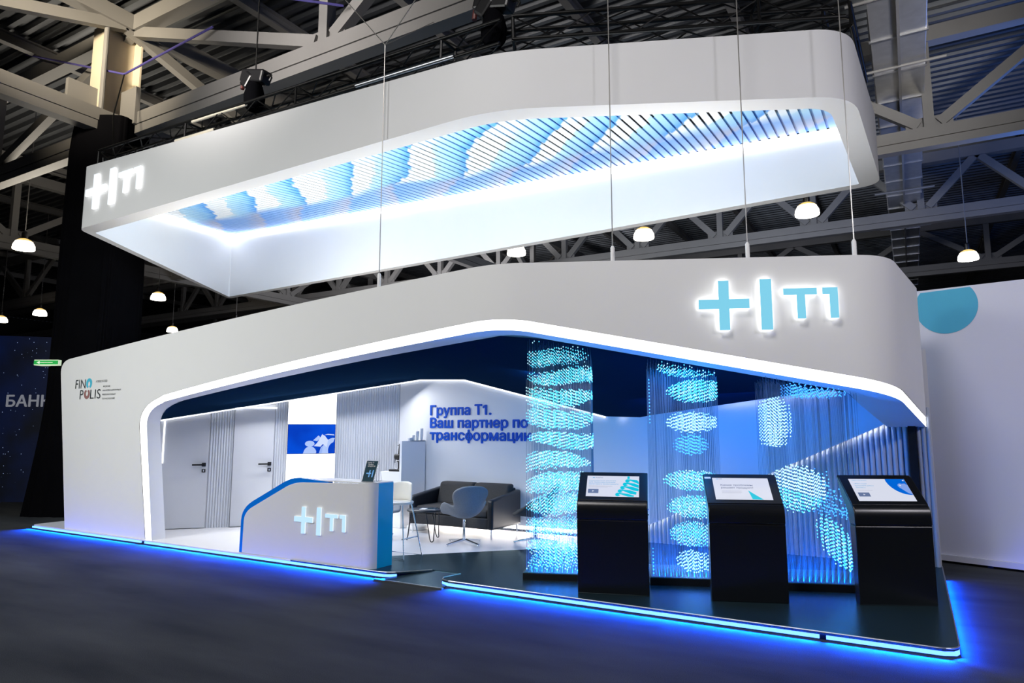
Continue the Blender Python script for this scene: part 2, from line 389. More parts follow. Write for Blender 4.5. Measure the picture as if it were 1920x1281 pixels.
# ------------------------------------------------------------------ mesh helpers
class MB:
    def __init__(s):
        s.v = []; s.f = []; s.m = []

    def add(s, vs, fs, mi=0):
        o = len(s.v)
        s.v += [tuple(p) for p in vs]
        for f in fs:
            s.f.append([i + o for i in f]); s.m.append(mi)
        return s

    def box(s, x0, x1, y0, y1, z0, z1, mi=0):
        vs = [(x, y, z) for z in (z0, z1) for y in (y0, y1) for x in (x0, x1)]
        return s.add(vs, [(0, 2, 3, 1), (4, 5, 7, 6), (0, 1, 5, 4), (2, 6, 7, 3), (0, 4, 6, 2), (1, 3, 7, 5)], mi)

    def beam(s, a, b, wd, ht, up=(0, 0, 1), mi=0):
        a, b = Vector(a), Vector(b)
        d = (b - a).normalized(); u = Vector(up)
        if abs(d.dot(u)) > 0.98: u = Vector((1, 0, 0))
        x = d.cross(u).normalized() * wd / 2; y = x.cross(d).normalized() * ht / 2
        vs = [p + q for p in (a, b) for q in (-x - y, x - y, x + y, -x + y)]
        return s.add(vs, [(0, 3, 2, 1), (4, 5, 6, 7), (0, 1, 5, 4), (1, 2, 6, 5), (2, 3, 7, 6), (3, 0, 4, 7)], mi)

    def tube(s, path, r, n=8, mi=0, caps=True):
        path = [Vector(p) for p in path]
        rs = r if isinstance(r, (list, tuple)) else [r] * len(path)
        rings = []; ref = None
        for i, p in enumerate(path):
            d = (path[min(i + 1, len(path) - 1)] - path[max(i - 1, 0)]).normalized()
            if ref is None:
                ref = Vector((0, 0, 1)) if abs(d.z) < 0.9 else Vector((1, 0, 0))
            x = d.cross(ref).normalized(); y = x.cross(d).normalized(); ref = y
            rings.append([p + (x * math.cos(t) + y * math.sin(t)) * rs[i] for t in [2 * math.pi * k / n for k in range(n)]])
        vs = [v for q in rings for v in q]; fs = []
        for i in range(len(path) - 1):
            for k in range(n):
                fs.append((i * n + k, i * n + (k + 1) % n, (i + 1) * n + (k + 1) % n, (i + 1) * n + k))
        if caps:
            fs.append(tuple(range(n))[::-1]); fs.append(tuple((len(path) - 1) * n + k for k in range(n)))
        return s.add(vs, fs, mi)

    def lathe(s, prof, n=24, c=(0, 0, 0), mi=0):
        vs = []; fs = []
        for r, z in prof:
            for k in range(n):
                t = 2 * math.pi * k / n
                vs.append((c[0] + r * math.cos(t), c[1] + r * math.sin(t), c[2] + z))
        for i in range(len(prof) - 1):
            for k in range(n):
                fs.append((i * n + k, i * n + (k + 1) % n, (i + 1) * n + (k + 1) % n, (i + 1) * n + k))
        fs.append(tuple(range(n))[::-1]); fs.append(tuple((len(prof) - 1) * n + k for k in range(n)))
        return s.add(vs, fs, mi)

    def prism(s, poly, f, d0, d1, mi=0):
        """poly: 2-D outline; f(u, v, d) -> 3-D point"""
        n = len(poly)
        vs = [f(u, v, d0) for u, v in poly] + [f(u, v, d1) for u, v in poly]
        fs = [tuple(range(n)), tuple(range(2 * n - 1, n - 1, -1))]
        fs += [(i, i + n, (i + 1) % n + n, (i + 1) % n) for i in range(n)]
        return s.add(vs, fs, mi)


def build(name, mb, mats, parent=None, world=True, smooth=None, bevel=0.0, segs=2, kind=None, label=None, subsurf=0):
    me = bpy.data.meshes.new(name)
    v = mb.v
    off = Vector((0, 0, 0))
    if parent is not None and world:
        p = parent
        while p is not None:
            off += p.location; p = p.parent
        v = [tuple(Vector(q) - off) for q in v]
    me.from_pydata(v, [], mb.f)
    if not isinstance(mats, (list, tuple)): mats = [mats]
    for m in mats: me.materials.append(m)
    if len(mats) > 1: me.polygons.foreach_set('material_index', mb.m)
    bm = bmesh.new(); bm.from_mesh(me)
    bmesh.ops.recalc_face_normals(bm, faces=bm.faces)
    bm.to_mesh(me); bm.free()
    if smooth is not None:
        me.polygons.foreach_set('use_smooth', [True] * len(me.polygons))
        me.set_sharp_from_angle(angle=R(smooth))
    me.update()
    o = bpy.data.objects.new(name, me)
    COL.objects.link(o)
    if parent is not None: o.parent = parent
    if bevel:
        b = o.modifiers.new('bevel', 'BEVEL'); b.width = bevel; b.segments = segs; b.limit_method = 'ANGLE'; b.angle_limit = R(40)
    if subsurf:
        q = o.modifiers.new('subsurf', 'SUBSURF'); q.levels = subsurf; q.render_levels = subsurf
    if kind: o['kind'] = kind
    if label: o['label'] = label
    return o


def tag(o, label, cat, group=None, kind=None):
    o['label'] = label; o['category'] = cat
    if group: o['group'] = group
    if kind: o['kind'] = kind
    return o


def thing(name, label, cat, loc=(0, 0, 0), rz=0.0, group=None):
    o = bpy.data.objects.new(name, None)
    o.empty_display_size = 0.1
    COL.objects.link(o)
    o.location = loc; o.rotation_euler = (0, 0, rz)
    return tag(o, label, cat, group)


def struct(name, mb, mats, parent=None, **kw):
    o = build(name, mb, mats, parent, **kw)
    if parent is None: o['kind'] = 'structure'
    return o


def copy_tree(o, loc=None, rz=None, label=None, parent=None):
    c = o.copy(); COL.objects.link(c)
    if parent is not None: c.parent = parent
    if loc is not None: c.location = loc
    if rz is not None: c.rotation_euler = (0, 0, rz)
    if label: c['label'] = label
    for ch in list(o.children): copy_tree(ch, parent=c)
    return c


_glyphs = {}


def glyph_raw(txt):
    """outline of a run of text as vertices and faces with its extent"""
    if txt in _glyphs: return _glyphs[txt]
    cu = bpy.data.curves.new('t', 'FONT'); cu.body = txt; cu.size = 1.0; cu.resolution_u = 3
    ob = bpy.data.objects.new('t', cu); COL.objects.link(ob)
    dg = bpy.context.evaluated_depsgraph_get()
    me = bpy.data.meshes.new_from_object(ob.evaluated_get(dg))
    vs = [tuple(q.co) for q in me.vertices]; fs = [tuple(p.vertices) for p in me.polygons]
    bpy.data.objects.remove(ob); bpy.data.curves.remove(cu); bpy.data.meshes.remove(me)
    r = (vs, fs, (min(q[0] for q in vs), max(q[0] for q in vs), min(q[1] for q in vs), max(q[1] for q in vs)))
    _glyphs[txt] = r
    return r


STEM = 0.098


def text_mb(txt):
    """a line of text, its letters set one by one; returns vertices, faces, extent"""
    lay = txt.replace('\u043d', '\u043f').replace('\u0444', '\u043e')
    V = []; Fc = []
    pe = glyph_raw('\u043f')[2][1]
    for k, ch in enumerate(txt):
        if ch == ' ': continue
        ox = glyph_raw(lay[:k] + '\u043f')[2][1] - pe if k else 0.0
        polys = None
        if ch == '\u043d':
            x0, x1, y0, y1 = glyph_raw('\u043f')[2]; m_ = y1 * 0.52; q = STEM
            polys = [[(x0, 0), (x0 + q, 0), (x0 + q, m_ - q * 0.45), (x1 - q, m_ - q * 0.45), (x1 - q, 0), (x1, 0), (x1, y1), (x1 - q, y1), (x1 - q, m_ + q * 0.45), (x0 + q, m_ + q * 0.45), (x0 + q, y1), (x0, y1)]]
        elif ch == '1':
            x0, x1, y0, y1 = glyph_raw('1')[2]; c = (x0 + x1) / 2 + 0.03; q = STEM
            polys = [[(c - q / 2, 0), (c + q / 2, 0), (c + q / 2, y1), (c - q / 2, y1)], [(c - q / 2, y1), (c - q / 2 - 0.17, y1 - 0.10), (c - q / 2 - 0.17, y1 - 0.21), (c - q / 2, y1 - 0.12)]]
        else:
            g = glyph_raw('\u043e' if ch == '\u0444' else ch)
            o = len(V); V += [(p[0] + ox, p[1]) for p in g[0]]; Fc += [tuple(a + o for a in f_) for f_ in g[1]]
            if ch == '\u0444':
                c = (g[2][0] + g[2][1]) / 2; q = STEM
                polys = [[(c - q / 2, -0.2), (c + q / 2, -0.2), (c + q / 2, g[2][3] + 0.2), (c - q / 2, g[2][3] + 0.2)]]
        for pl_ in polys or []:
            o = len(V); V += [(x + ox, y) for x, y in pl_]; Fc.append(tuple(range(o, o + len(pl_))))
    xs = [q[0] for q in V]; ys = [q[1] for q in V]
    return V, Fc, (min(xs), max(xs), min(ys), max(ys))


def put_text(txt, f, u0, v0, width=None, height=None, bold=0.0, depth=0.004, base=None):
    """f(u, v, d) -> 3-D. width (and, if given, height) fit the text's box from its lower left corner (u0, v0).
    base: letter size to use, v0 is then the baseline"""
    vs, fs, (x0, x1, y0, y1) = text_mb(txt)
    sx = width / (x1 - x0) if width else None
    sy = base if base else (height / (y1 - y0) if height else sx)
    if sx is None: sx = sy
    yo = 0.0 if base else y0
    mb = MB(); n = len(vs)
    e = bold * sy
    for k, (du, dv) in enumerate(((0, 0), (e, 0), (-e, 0), (0, e), (0, -e)) if bold else ((0, 0),)):
        P = [((p[0] - x0) * sx + u0 + du, (p[1] - yo) * sy + v0 + dv) for p in vs]
        top = [f(u, v, -depth - 0.0002 * k) for u, v in P]
        if depth <= 0.0021:
            mb.add(top, fs); continue
        bot = [f(u, v, 0.0) for u, v in P]
        edge = {}
        for q in fs:
            for i in range(len(q)):
                a, b = q[i], q[(i + 1) % len(q)]
                kk = (min(a, b), max(a, b)); edge[kk] = (a, b, edge.get(kk, (0, 0, 0))[2] + 1)
        side = [(a, b, b + n, a + n) for a, b, c in edge.values() if c == 1]
        mb.add(top + bot, list(fs) + [tuple(i + n for i in q[::-1]) for q in fs] + side)
    return mb


def plane_map(o, ux, n):
    """u along the horizontal vector ux, v up, d along n (away from the viewer)"""
    o = Vector(o); ux = Vector(ux).normalized(); n = Vector(n).normalized()
    return lambda u, v, d: o + ux * u + Vector((0, 0, v)) + n * d


# ------------------------------------------------------------------ hall shell
mb = MB(); mb.box(-70, 45, -30, 60, -0.05, 0)
struct('floor', mb, M['carpet'])

# corrugated steel roof deck, ribs along x
mb = MB()
pitch = 0.32; y = -20.0; prof = []
while y < 55:
    prof += [(y, 10.9), (y + 0.11, 10.9), (y + 0.15, 11.02), (y + 0.28, 11.02)]
    y += pitch
vs = []
for px in (-65, 40):
    vs += [(px, a, b) for a, b in prof]
n = len(prof)
mb.add(vs, [(i, i + 1, i + 1 + n, i + n) for i in range(n - 1)])
struct('ceiling', mb, M['deck'])

mb = MB(); mb.box(-65, 40, 54.8, 55, 0, 10.9)
struct('wall_back_of_hall', mb, mat('dark_hall_wall', (0.02, 0.022, 0.026), 0.8, vary=0.2, vscale=0.5))
mb = MB(); mb.box(-65, -64.8, -20, 55, 0, 10.9)
struct('wall_left_of_hall', mb, bpy.data.materials['dark_hall_wall'])

# purlins under the deck (along y)
pg = 'roof purlins under the deck'
for i, x in enumerate([-46, -41, -36, -31, -26, -21, -18, -12, -9, -6, -3, 3.4, 6.4, 9.4]):
    mb = MB()
    mb.box(x - 0.09, x + 0.09, -15, 50, 10.62, 10.66); mb.box(x - 0.09, x + 0.09, -15, 50, 10.86, 10.9); mb.box(x - 0.015, x + 0.015, -15, 50, 10.64, 10.88)
    tag(build('roof_purlin', mb, M['steel']), 'thin steel purlin running under the corrugated roof deck away from the viewer', 'beam', pg)


# main trusses
def truss(a, b, nodes, label, group=None, zb=8.0, zt=10.35, post_w=0.2):
    """nodes: distances along a->b of the bottom nodes; diagonals climb to mid-bay"""
    a = Vector((a[0], a[1], 0)); b = Vector((b[0], b[1], 0)); d = (b - a).normalized(); L = (b - a).length
    t = thing('roof_truss', label, 'truss', (a.x, a.y, zb), 0, group)
    Z = Vector((0, 0, 1))
    m = MB()
    m.beam(a + Z * (zb + 0.09), b + Z * (zb + 0.09), 0.30, 0.26); m.beam(a + Z * (zb - 0.14), b + Z * (zb - 0.14), 0.26, 0.18)
    build('bottom_chord', m, M['steel'], t)
    m = MB(); m.beam(a + Z * zt, b + Z * zt, 0.30, 0.34)
    build('top_chord', m, M['steel'], t)
    for i, s in enumerate(nodes):
        p = a + d * s
        m = MB(); m.beam(p + Z * (zb + 0.2), p + Z * zt, 0.20, post_w, up=d); build('post', m, M['steel'], t)
        m = MB(); m.beam(p + Z * (zb + 0.30) - d * 0.45, p + Z * (zb + 0.30) + d * 0.45, 0.06, 0.36); build('gusset_plate', m, M['steel'], t)
        for sg in (-1, 1):
            j = i + sg
            if 0 <= j < len(nodes):
                q = a + d * ((s + nodes[j]) / 2)
                m = MB(); m.beam(p + Z * (zb + 0.3) + d * 0.2 * sg, q + Z * (zt - 0.1), 0.18, 0.22); build('diagonal_brace', m, M['steel'], t)
    return t


truss((-62, 1.83), (30, 1.83), [62 - 14.3 - 6 * k for k in range(5, 0, -1)] + [62 - 14.3 + 5.8 * k for k in range(1, 6)],
      'grey steel roof truss directly over the front of the hanging white ring', zb=8.0)
truss((-62, 10.94), (30, 10.94), [62 + 0.55 + 5.6 * k for k in range(-8, 4)],
      'grey steel roof truss crossing behind the hanging ring at the right edge', zb=8.0)
truss((-62, 19.1), (30, 19.1), [62 - 5.9 + 3.2 * k for k in range(-10, 5)],
      'second steel roof truss behind the stand, seen between ring and white fascia', zb=8.45)
truss((-62, 28.0), (30, 28.0), [62 - 7.0 + 5.0 * k for k in range(-8, 4)],
      'farthest steel roof truss, deep in the dark hall above the right banner', zb=8.45)
truss((-14.3, -14), (-14.3, 46), [3, 9.2, 22, 28, 34, 40, 46, 52],
      'steel roof truss running away from the viewer over the draped column', zb=7.95)
truss((-26.5, -4), (-26.5, 46), [3, 9, 15, 21, 27, 33, 39],
      'distant steel roof truss running away from the viewer left of the column', zb=7.95)

# column: two flanges and a web, cream paint
t = thing('hall_column', 'cream-painted steel column rising out of the black drape', 'column', (-14.62, 1.66, 0))
CX_, CY_ = -14.62, 1.66
m = MB(); m.box(CX_ - 0.02, CX_ + 0.02, CY_ - 0.36, CY_ + 0.36, 0, 10.2)
build('web', m, M['column'], t)
for sx in (-1, 1):
    m = MB(); m.box(CX_ - 0.28, CX_ + 0.28, CY_ + sx * 0.36 - 0.02, CY_ + sx * 0.36 + 0.02, 0, 10.2)
    build('flange', m, M['column'], t)
m = MB(); m.tube([(-14.28, 1.22, 7.9), (-14.28, 1.22, 10.3)], 0.05, 10)
build('downpipe', m, M['steel'], t)
m = MB(); m.box(-14.67, -14.57, 0.70, 1.28, 7.95, 8.75); build('gusset_plate', m, M['steel'], t)
m = MB(); m.box(-14.30, -13.75, 1.62, 1.72, 7.95, 8.75); build('gusset_plate', m, M['steel'], t)

# black drape around the column
m = MB()
rr = (0.864, 0.503); ff = (0.503, -0.864)
N = 96; levels = []
for k in range(22):
    z = 8.02 * k / 21
    q = k / 21
    hl = 0.88 + 0.28 * max(0, 1 - q * 3.4) ** 1.3 - 0.08 * max(0, q - 0.93) / 0.07; hr = 0.36; dp = 0.60 + 0.15 * (1 - q)
    ring = []
    for i in range(N):
        a = 2 * math.pi * i / N
        cx, sx = math.cos(a), math.sin(a)
        u = math.copysign(abs(cx) ** 0.45, cx); v = math.copysign(abs(sx) ** 0.45, sx)
        fold = 1 + 0.025 * math.sin(i * 2.1 + 1.5 * q) * (1.2 - q) + 0.012 * math.sin(i * 0.9 + q * 5)
        lu = (u * hr if u > 0 else u * hl) * fold; lv = v * dp * fold
        ring.append((-14.3 + rr[0] * lu + ff[0] * lv, 1.75 + rr[1] * lu + ff[1] * lv, z))
    levels.append(ring)
vs = [p for q in levels for p in q]; fs = []
for k in range(21):
    for i in range(N):
        fs.append((k * N + i, k * N + (i + 1) % N, (k + 1) * N + (i + 1) % N, (k + 1) * N + i))
m.add(vs, fs)
o = build('column_drape', m, M['drape'], smooth=60)
tag(o, 'tall black cloth drape wrapped around the hall column at left', 'drape')

# exit sign in front of the drape
f = plane_map(Vector((-14.3, 1.75, 0)) + Vector((ff[0], ff[1], 0)) * 0.80 + Vector((rr[0], rr[1], 0)) * -0.93, (rr[0], rr[1], 0), (-ff[0], -ff[1], 0))
t = thing('exit_sign', 'small green exit sign with a left arrow against the black drape', 'sign', f(0.25, 2.86, 0.05))
m = MB(); m.prism([(0, 2.86), (0.46, 2.86), (0.46, 2.965), (0, 2.965)], f, 0, 0.22)
build('sign_body', m, M['exit_pale'], t)
m = MB(); m.prism([(0.0, 2.875), (0.46, 2.875), (0.46, 2.95), (0.0, 2.95)], f, -0.006, 0.0)
build('green_face', m, M['exit_green'], t)
m = MB(); m.prism([(0.05, 2.912), (0.11, 2.94), (0.11, 2.918), (0.36, 2.918), (0.36, 2.906), (0.11, 2.906), (0.11, 2.885)], f, -0.010, -0.006)
build('arrow', m, M['exit_pale'], t)

# starry banner wall far left
o0 = Vector((-17.4, 2.2, 0)); f = plane_map(o0, (0.864, 0.503, 0), (-0.503, 0.864, 0))
t = thing('starry_banner_wall', 'dark blue starry banner wall at the far left behind the drape', 'banner', o0)
m = MB(); m.prism([(-6, 0), (1.6, 0), (1.6, 3.72), (-6, 3.95)], f, 0, 0.12)
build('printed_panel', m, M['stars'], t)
build('lettering', put_text('БАНК', f, -0.96, 2.16, width=1.02, height=0.26, bold=0.02, depth=0.012), M['star_text'], t)

# pale banner wall at right with a teal circle
o0 = Vector((-0.008, 4.207, 0)); d = Vector((0.82, -0.259, 0)).normalized(); nrm = Vector((0.301, 0.954, 0))
f = plane_map(o0, d, nrm)
t = thing('pale_banner_wall', 'pale lilac banner wall with a teal circle right of the stand', 'banner', o0)
m = MB(); m.prism([(-1.2, 0.09), (5.5, 0.09), (5.5, 3.33), (-1.2, 3.47)], f, 0.03, 0.12)
build('printed_panel', m, M['banner'], t)
cc = (0.285, 3.205); rad = 0.352
pts = [(cc[0] + rad * math.cos(a), min(cc[1] + rad * math.sin(a), 3.415)) for a in [2 * math.pi * k / 48 for k in range(48)]]
m = MB(); m.prism(pts, f, 0.026, 0.031)
build('printed_circle', m, M['banner_circle'], t)
m = MB(); m.prism([(-1.2, 0.03), (5.5, 0.03), (5.5, 0.10), (-1.2, 0.10)], f, -0.02, 0.14)
build('base_rail', m, M['banner'], t)
for u in (0.5, 3.0, 5.2):
    m = MB(); m.prism([(u, 0), (u + 0.06, 0), (u + 0.06, 0.03), (u, 0.03)], f, 0.02, 0.1); build('foot', m, M['black'], t)

# ventilation duct along y, upper right
t = thing('ventilation_duct', 'galvanised square ventilation duct under the roof at upper right', 'duct', (0.03, 12, 9.0))
def duct_x(y): return -0.40 + (y - 5) * -0.006
m = MB(); m.box(-0.42, 0.50, 3.0, 40, 9.0, 9.6)
build('duct_body', m, M['duct'], t, bevel=0.01)
for k in range(22):
    yy = 3.6 + k * 1.45
    m = MB(); m.box(-0.45, 0.53, yy, yy + 0.05, 8.97, 9.63); build('flange', m, M['duct_seam'], t)
m = MB(); m.box(0.02, 0.07, 3.0, 40, 8.93, 8.99); build('cable_rail', m, M['steel'], t)
for yy in (6.4, 9.1, 13.6, 17.5, 22):
    m = MB(); m.tube([(-0.75, yy, 8.93), (0.85, yy, 8.93)], 0.03, 8); build('hanger_bar', m, M['steel'], t)

# pendant lamps
lamps = [((-1.95, 10.25), 'under the ring, above the big cyan logo'),
         ((-5.8, 10.23), 'peeking from under the ring right of its middle'),
         ((-9.41, 10.0), 'mostly hidden by the ring edge near the photo middle'),
         ((-20.64, 2.82), 'largest one at far left, left of the black drape'),
         ((-32.1, 8.65), 'low at the left just beside the black drape'),
         ((-35.66, 8.72), 'cut by the left edge of the photo'),
         ((-24.37, 9.04), 'right of the drape, below the left ring edge'),
         ((-31.9, 14.6), 'smaller, just above the fascia right of the drape'),
         ((1.5, 17.03), 'at the right above the pale banner wall'),
         ((-27.1, 14.6), 'sinking behind the fascia top below the ring corner')]
first = None
for (x, y), lb in lamps:
    lab = 'bell pendant lamp ' + lb
    if first is None:
        t = thing('pendant_lamp', lab, 'lamp', (x, y, 6.45), 0, 'hall pendant lamps'); first = t
        m = MB(); m.lathe([(0.255, 0.0), (0.262, 0.03), (0.25, 0.12), (0.20, 0.215), (0.17, 0.235)], 28); build('lamp_shade', m, M['lamp_glow'], t, world=False, smooth=40)
        m = MB(); m.lathe([(0.205, 0.212), (0.17, 0.25), (0.11, 0.285), (0.06, 0.30)], 28); build('reflector_cap', m, M['lamp_amber'], t, world=False, smooth=40)
        m = MB(); m.lathe([(0.07, 0.30), (0.075, 0.32), (0.075, 0.46), (0.04, 0.5)], 16); build('ballast_housing', m, M['black'], t, world=False, smooth=40)
        m = MB(); m.tube([(0, 0, 0.5), (0, 0, 4.56)], 0.014, 6); build('hanging_rod', m, M['steel'], t, world=False)
    else:
        copy_tree(first, (x, y, 6.45), 0, lab)
for (x, y), lb in lamps[:1] + lamps[3:4] + lamps[8:9]:
    pl = bpy.data.lights.new('lamp_bulb', 'POINT'); pl.energy = 60; pl.color = (1, 0.9, 0.75); pl.shadow_soft_size = 0.25
    po = bpy.data.objects.new('lamp_bulb', pl); po.location = (x, y, 6.3); COL.objects.link(po)

# ------------------------------------------------------------------ platform
PZ = 0.06
P = thing('stand_platform', 'low white and black floor platform with a blue glowing edge', 'platform', (-6.5, 1.7, 0))


def arc(c, r, a0, a1, n=6):
    return [(c[0] + r * math.cos(R(a0 + (a1 - a0) * k / n)), c[1] + r * math.sin(R(a0 + (a1 - a0) * k / n))) for k in range(n + 1)]


flat = lambda u, v, d: Vector((u, v, d))
white_poly = arc((-12.92, 0.12), 0.12, 180, 270) + [(-6.86, 0), (-6.86, 0.045), (-6.72, 0.045), (-4.1, 2.72), (-3.45, 3.5), (-13.04, 3.5)]
m = MB(); m.prism(white_poly, flat, 0.045, PZ)
build('white_floor', m, M['platform_white'], P)
dark_poly = [(-6.86, -0.004), (-5.46, -0.004)] + [(-5.36, 0.015), (-5.28, 0.07), (-4.98, 0.40), (-4.62, 0.40)] + \
            [(-4.66, 0.10), (-4.60, 0.03), (-4.50, 0.0)] + arc((-0.13, 0.13), 0.13, 270, 360) + [(0.0, 3.5), (-3.45, 3.5), (-4.1, 2.72), (-6.72, 0.045), (-6.86, 0.045)]
m = MB(); m.prism(dark_poly, flat, 0.044, PZ + 0.002)
build('dark_floor', m, M['platform_dark'], P)
m = MB()
m.prism([(-13.0, 0.05), (-5.42, 0.05), (-5.1, 0.42), (-5.1, 3.48), (-13.0, 3.48)], flat, 0.0, 0.045)
m.prism([(-5.1, 0.42), (-4.62, 0.42), (-4.55, 0.05), (-0.05, 0.05), (-0.05, 3.48), (-5.1, 3.48)], flat, 0.0, 0.044)
build('base_frame', m, M['platform_edge'], P)
m = MB()
m.add([(-5.40, -0.10, 0.004), (-4.52, -0.10, 0.004), (-4.60, 0.42, 0.055), (-5.0, 0.42, 0.055), (-5.40, -0.10, 0.0), (-4.52, -0.10, 0.0), (-4.6, 0.42, 0), (-5.0, 0.42, 0)],
      [(0, 1, 2, 3), (0, 4, 5, 1), (1, 5, 6, 2), (2, 6, 7, 3), (3, 7, 4, 0), (4, 7, 6, 5)])
build('access_ramp', m, M['platform_dark'], P)
m = MB(); m.beam((-5.42, -0.11, 0.008), (-4.50, -0.11, 0.008), 0.03, 0.012); build('ramp_threshold', m, M['trim_metal'], P)
# metal edge trim around the dark floor
m = MB()
m.tube([(-4.60, 0.36, PZ + 0.004), (-4.655, 0.12, PZ + 0.004), (-4.61, 0.035, PZ + 0.004), (-4.50, 0.0, PZ + 0.004), (-0.13, 0.0, PZ + 0.004)] +
       [(p[0], p[1], PZ + 0.004) for p in arc((-0.13, 0.13), 0.13, 275, 360)] + [(0, 3.5, PZ + 0.004)], 0.007, 6)
m.tube([(-6.86, -0.004, PZ + 0.002), (-5.46, -0.004, PZ + 0.004), (-5.36, 0.015, PZ + 0.004), (-5.28, 0.07, PZ + 0.004), (-5.0, 0.38, PZ + 0.004)], 0.006, 6)
build('edge_trim', m, M['trim_metal'], P)
for a, b in [(-13.0, -9.95), (-9.86, -5.40), (-4.52, -0.935), (-0.885, -0.10)]:
    m = MB(); m.box(a, b, 0.0, 0.02, 0.012, 0.038); build('edge_light', m, M['led_blue'], P)
m = MB(); m.box(-0.02, 0.0, 0.10, 3.3, 0.012, 0.038); build('edge_light', m, M['led_blue'], P)
m = MB(); m.prism([(-0.10, 0.0), (-0.02, 0.04), (0.0, 0.10), (-0.02, 0.10), (-0.035, 0.055), (-0.1, 0.02)], flat, 0.012, 0.038); build('edge_light', m, M['led_blue'], P)
m = MB(); m.prism([(-5.40, 0.0), (-5.33, 0.03), (-5.27, 0.085), (-5.285, 0.10), (-5.34, 0.05), (-5.40, 0.02)], flat, 0.012, 0.038); build('edge_light', m, M['led_blue'], P)
m = MB(); m.prism([(-4.52, 0.0), (-4.62, 0.045), (-4.65, 0.12), (-4.63, 0.12), (-4.60, 0.06), (-4.52, 0.02)], flat, 0.012, 0.038); build('edge_light', m, M['led_blue'], P)


# ------------------------------------------------------------------ fascia
def quad_fit(p0, p1, p2):
    (x0, y0), (x1, y1), (x2, y2) = p0, p1, p2
    def q(x):
        return (y0 * (x - x1) * (x - x2) / ((x0 - x1) * (x0 - x2)) + y1 * (x - x0) * (x - x2) / ((x1 - x0) * (x1 - x2)) +
                y2 * (x - x0) * (x - x1) / ((x2 - x0) * (x2 - x1)))
    return q


zt_left = quad_fit((-12.2, 2.815), (-6.55, 3.27), (-4.0, 3.412))
zb_left = quad_fit((-9.62, 2.146), (-6.51, 2.565), (-4.05, 2.812))
F0, F1, F2, F3 = Vector((-13, 0.02)), Vector((-3.95, 0.02)), Vector((-0.30, 1.50)), Vector((-0.045, 3.42))


def bez(a, c, b, n):
    return [a * (1 - t) ** 2 + c * 2 * t * (1 - t) + b * t * t for t in [k / n for k in range(n + 1)]]


plan = []                       # (point, z top, z bottom)
d01 = (F1 - F0).normalized(); d12 = (F2 - F1).normalized(); d23 = (F3 - F2).normalized()
L12 = (F2 - F1).length; L23 = (F3 - F2).length
for k in range(23):
    x = -9.5 + (F1.x - 0.34 + 9.5) * k / 22
    plan.append((Vector((x, 0.02)), zt_left(x), zb_left(x)))
fz = lambda u: (3.408 - 0.04 * u / L12, 2.845 - (2.845 - 2.085) * u / L12)
za, zb_ = plan[-1][1], plan[-1][2]
pts = bez(F1 - d01 * 0.34, F1, F1 + d12 * 0.34, 10)
e1, e2 = fz(0.34)
tz = bez(Vector((za, zb_)), Vector((3.414, zb_ + 0.034)), Vector((e1, e2)), 10)
plan += [(p, q[0], q[1]) for p, q in zip(pts[1:], tz[1:])]
for k in range(1, 13):
    u = 0.34 + (L12 - 0.34 - 0.36) * k / 12
    plan.append((F1 + d12 * u, *fz(u)))
pts = bez(F2 - d12 * 0.36, F2, F2 + d23 * 0.40, 12)
q0 = fz(L12 - 0.36)
gz = lambda u: (3.372 - 0.03 * u / L23, 2.085 - 0.30 * u / L23)
tz = bez(Vector(q0), Vector((3.370, 2.085)), Vector(gz(0.40)), 12)
plan += [(p, q[0], q[1]) for p, q in zip(pts[1:], tz[1:])]
for k in range(1, 7):
    u = 0.40 + (L23 - 0.40) * k / 6
    plan.append((F2 + d23 * u, *gz(u)))
nP = len(plan)
inw = []
for i in range(nP):
    a = plan[max(i - 1, 0)][0]; b = plan[min(i + 1, nP - 1)][0]
    dv = (b - a).normalized(); inw.append(Vector((-dv.y, dv.x)))

FA = thing('stand_fascia', 'large white angular fascia and left pylon framing the stand opening', 'fascia', (-6.5, 0.3, PZ))


def P3(i, z, dd):
    p = plan[i][0] + inw[i] * dd
    return (p.x, p.y, z)


# pylon outline in (x, z), front plane y = 0.02
leg_out = [(-12.04, PZ), (-12.54, 2.56)] + [tuple(q) for q in bez(Vector((-12.54, 2.56)), Vector((-12.585, 2.80)), Vector((-12.22, 2.815)), 10)[1:]]
top_l = [(-12.22 + (12.22 - 9.5) * k / 8, zt_left(-12.22 + (12.22 - 9.5) * k / 8)) for k in range(1, 9)]
inner = [(-9.5, zb_left(-9.5)), (-9.68, zb_left(-9.68))] + [tuple(q) for q in bez(Vector((-9.80, 2.092)), Vector((-10.255, 1.975)), Vector((-10.20, 1.66)), 12)] + [(-9.875, PZ)]
led_in = [(-9.5, zb_left(-9.5) - 0.098), (-9.63, zb_left(-9.63) - 0.098)] + [tuple(q) for q in bez(Vector((-9.70, 2.02)), Vector((-10.085, 1.93)), Vector((-10.03, 1.66)), 12)] + [(-9.735, PZ)]
LT = lambda i: plan[i][2] - (0.098 + 0.017 * min(1, i / 20))
TL = 0.22                      # depth of the pylon; the fascia grows deeper towards the bend
THI = lambda i: TL + 0.20 * min(1.0, i / 22)
m = MB()
poly = leg_out + top_l + inner
m.add([(x, 0.02, z) for x, z in poly], [tuple(range(len(poly)))])
poly_b = leg_out + top_l
m.add([(x, 0.02, z) for x, z in poly_b] + [(x, 0.02 + TL, z) for x, z in poly_b], [(i, i + 1, i + 1 + len(poly_b), i + len(poly_b)) for i in range(len(poly_b) - 1)])
poly_c = leg_out + top_l + led_in
m.add([(x, 0.02 + TL, z) for x, z in poly_c], [tuple(range(len(poly_c)))])
vs = []; fs = []
for i in range(nP):
    vs += [P3(i, plan[i][2], 0), P3(i, plan[i][1], 0), P3(i, plan[i][1], THI(i)), P3(i, LT(i), THI(i))]
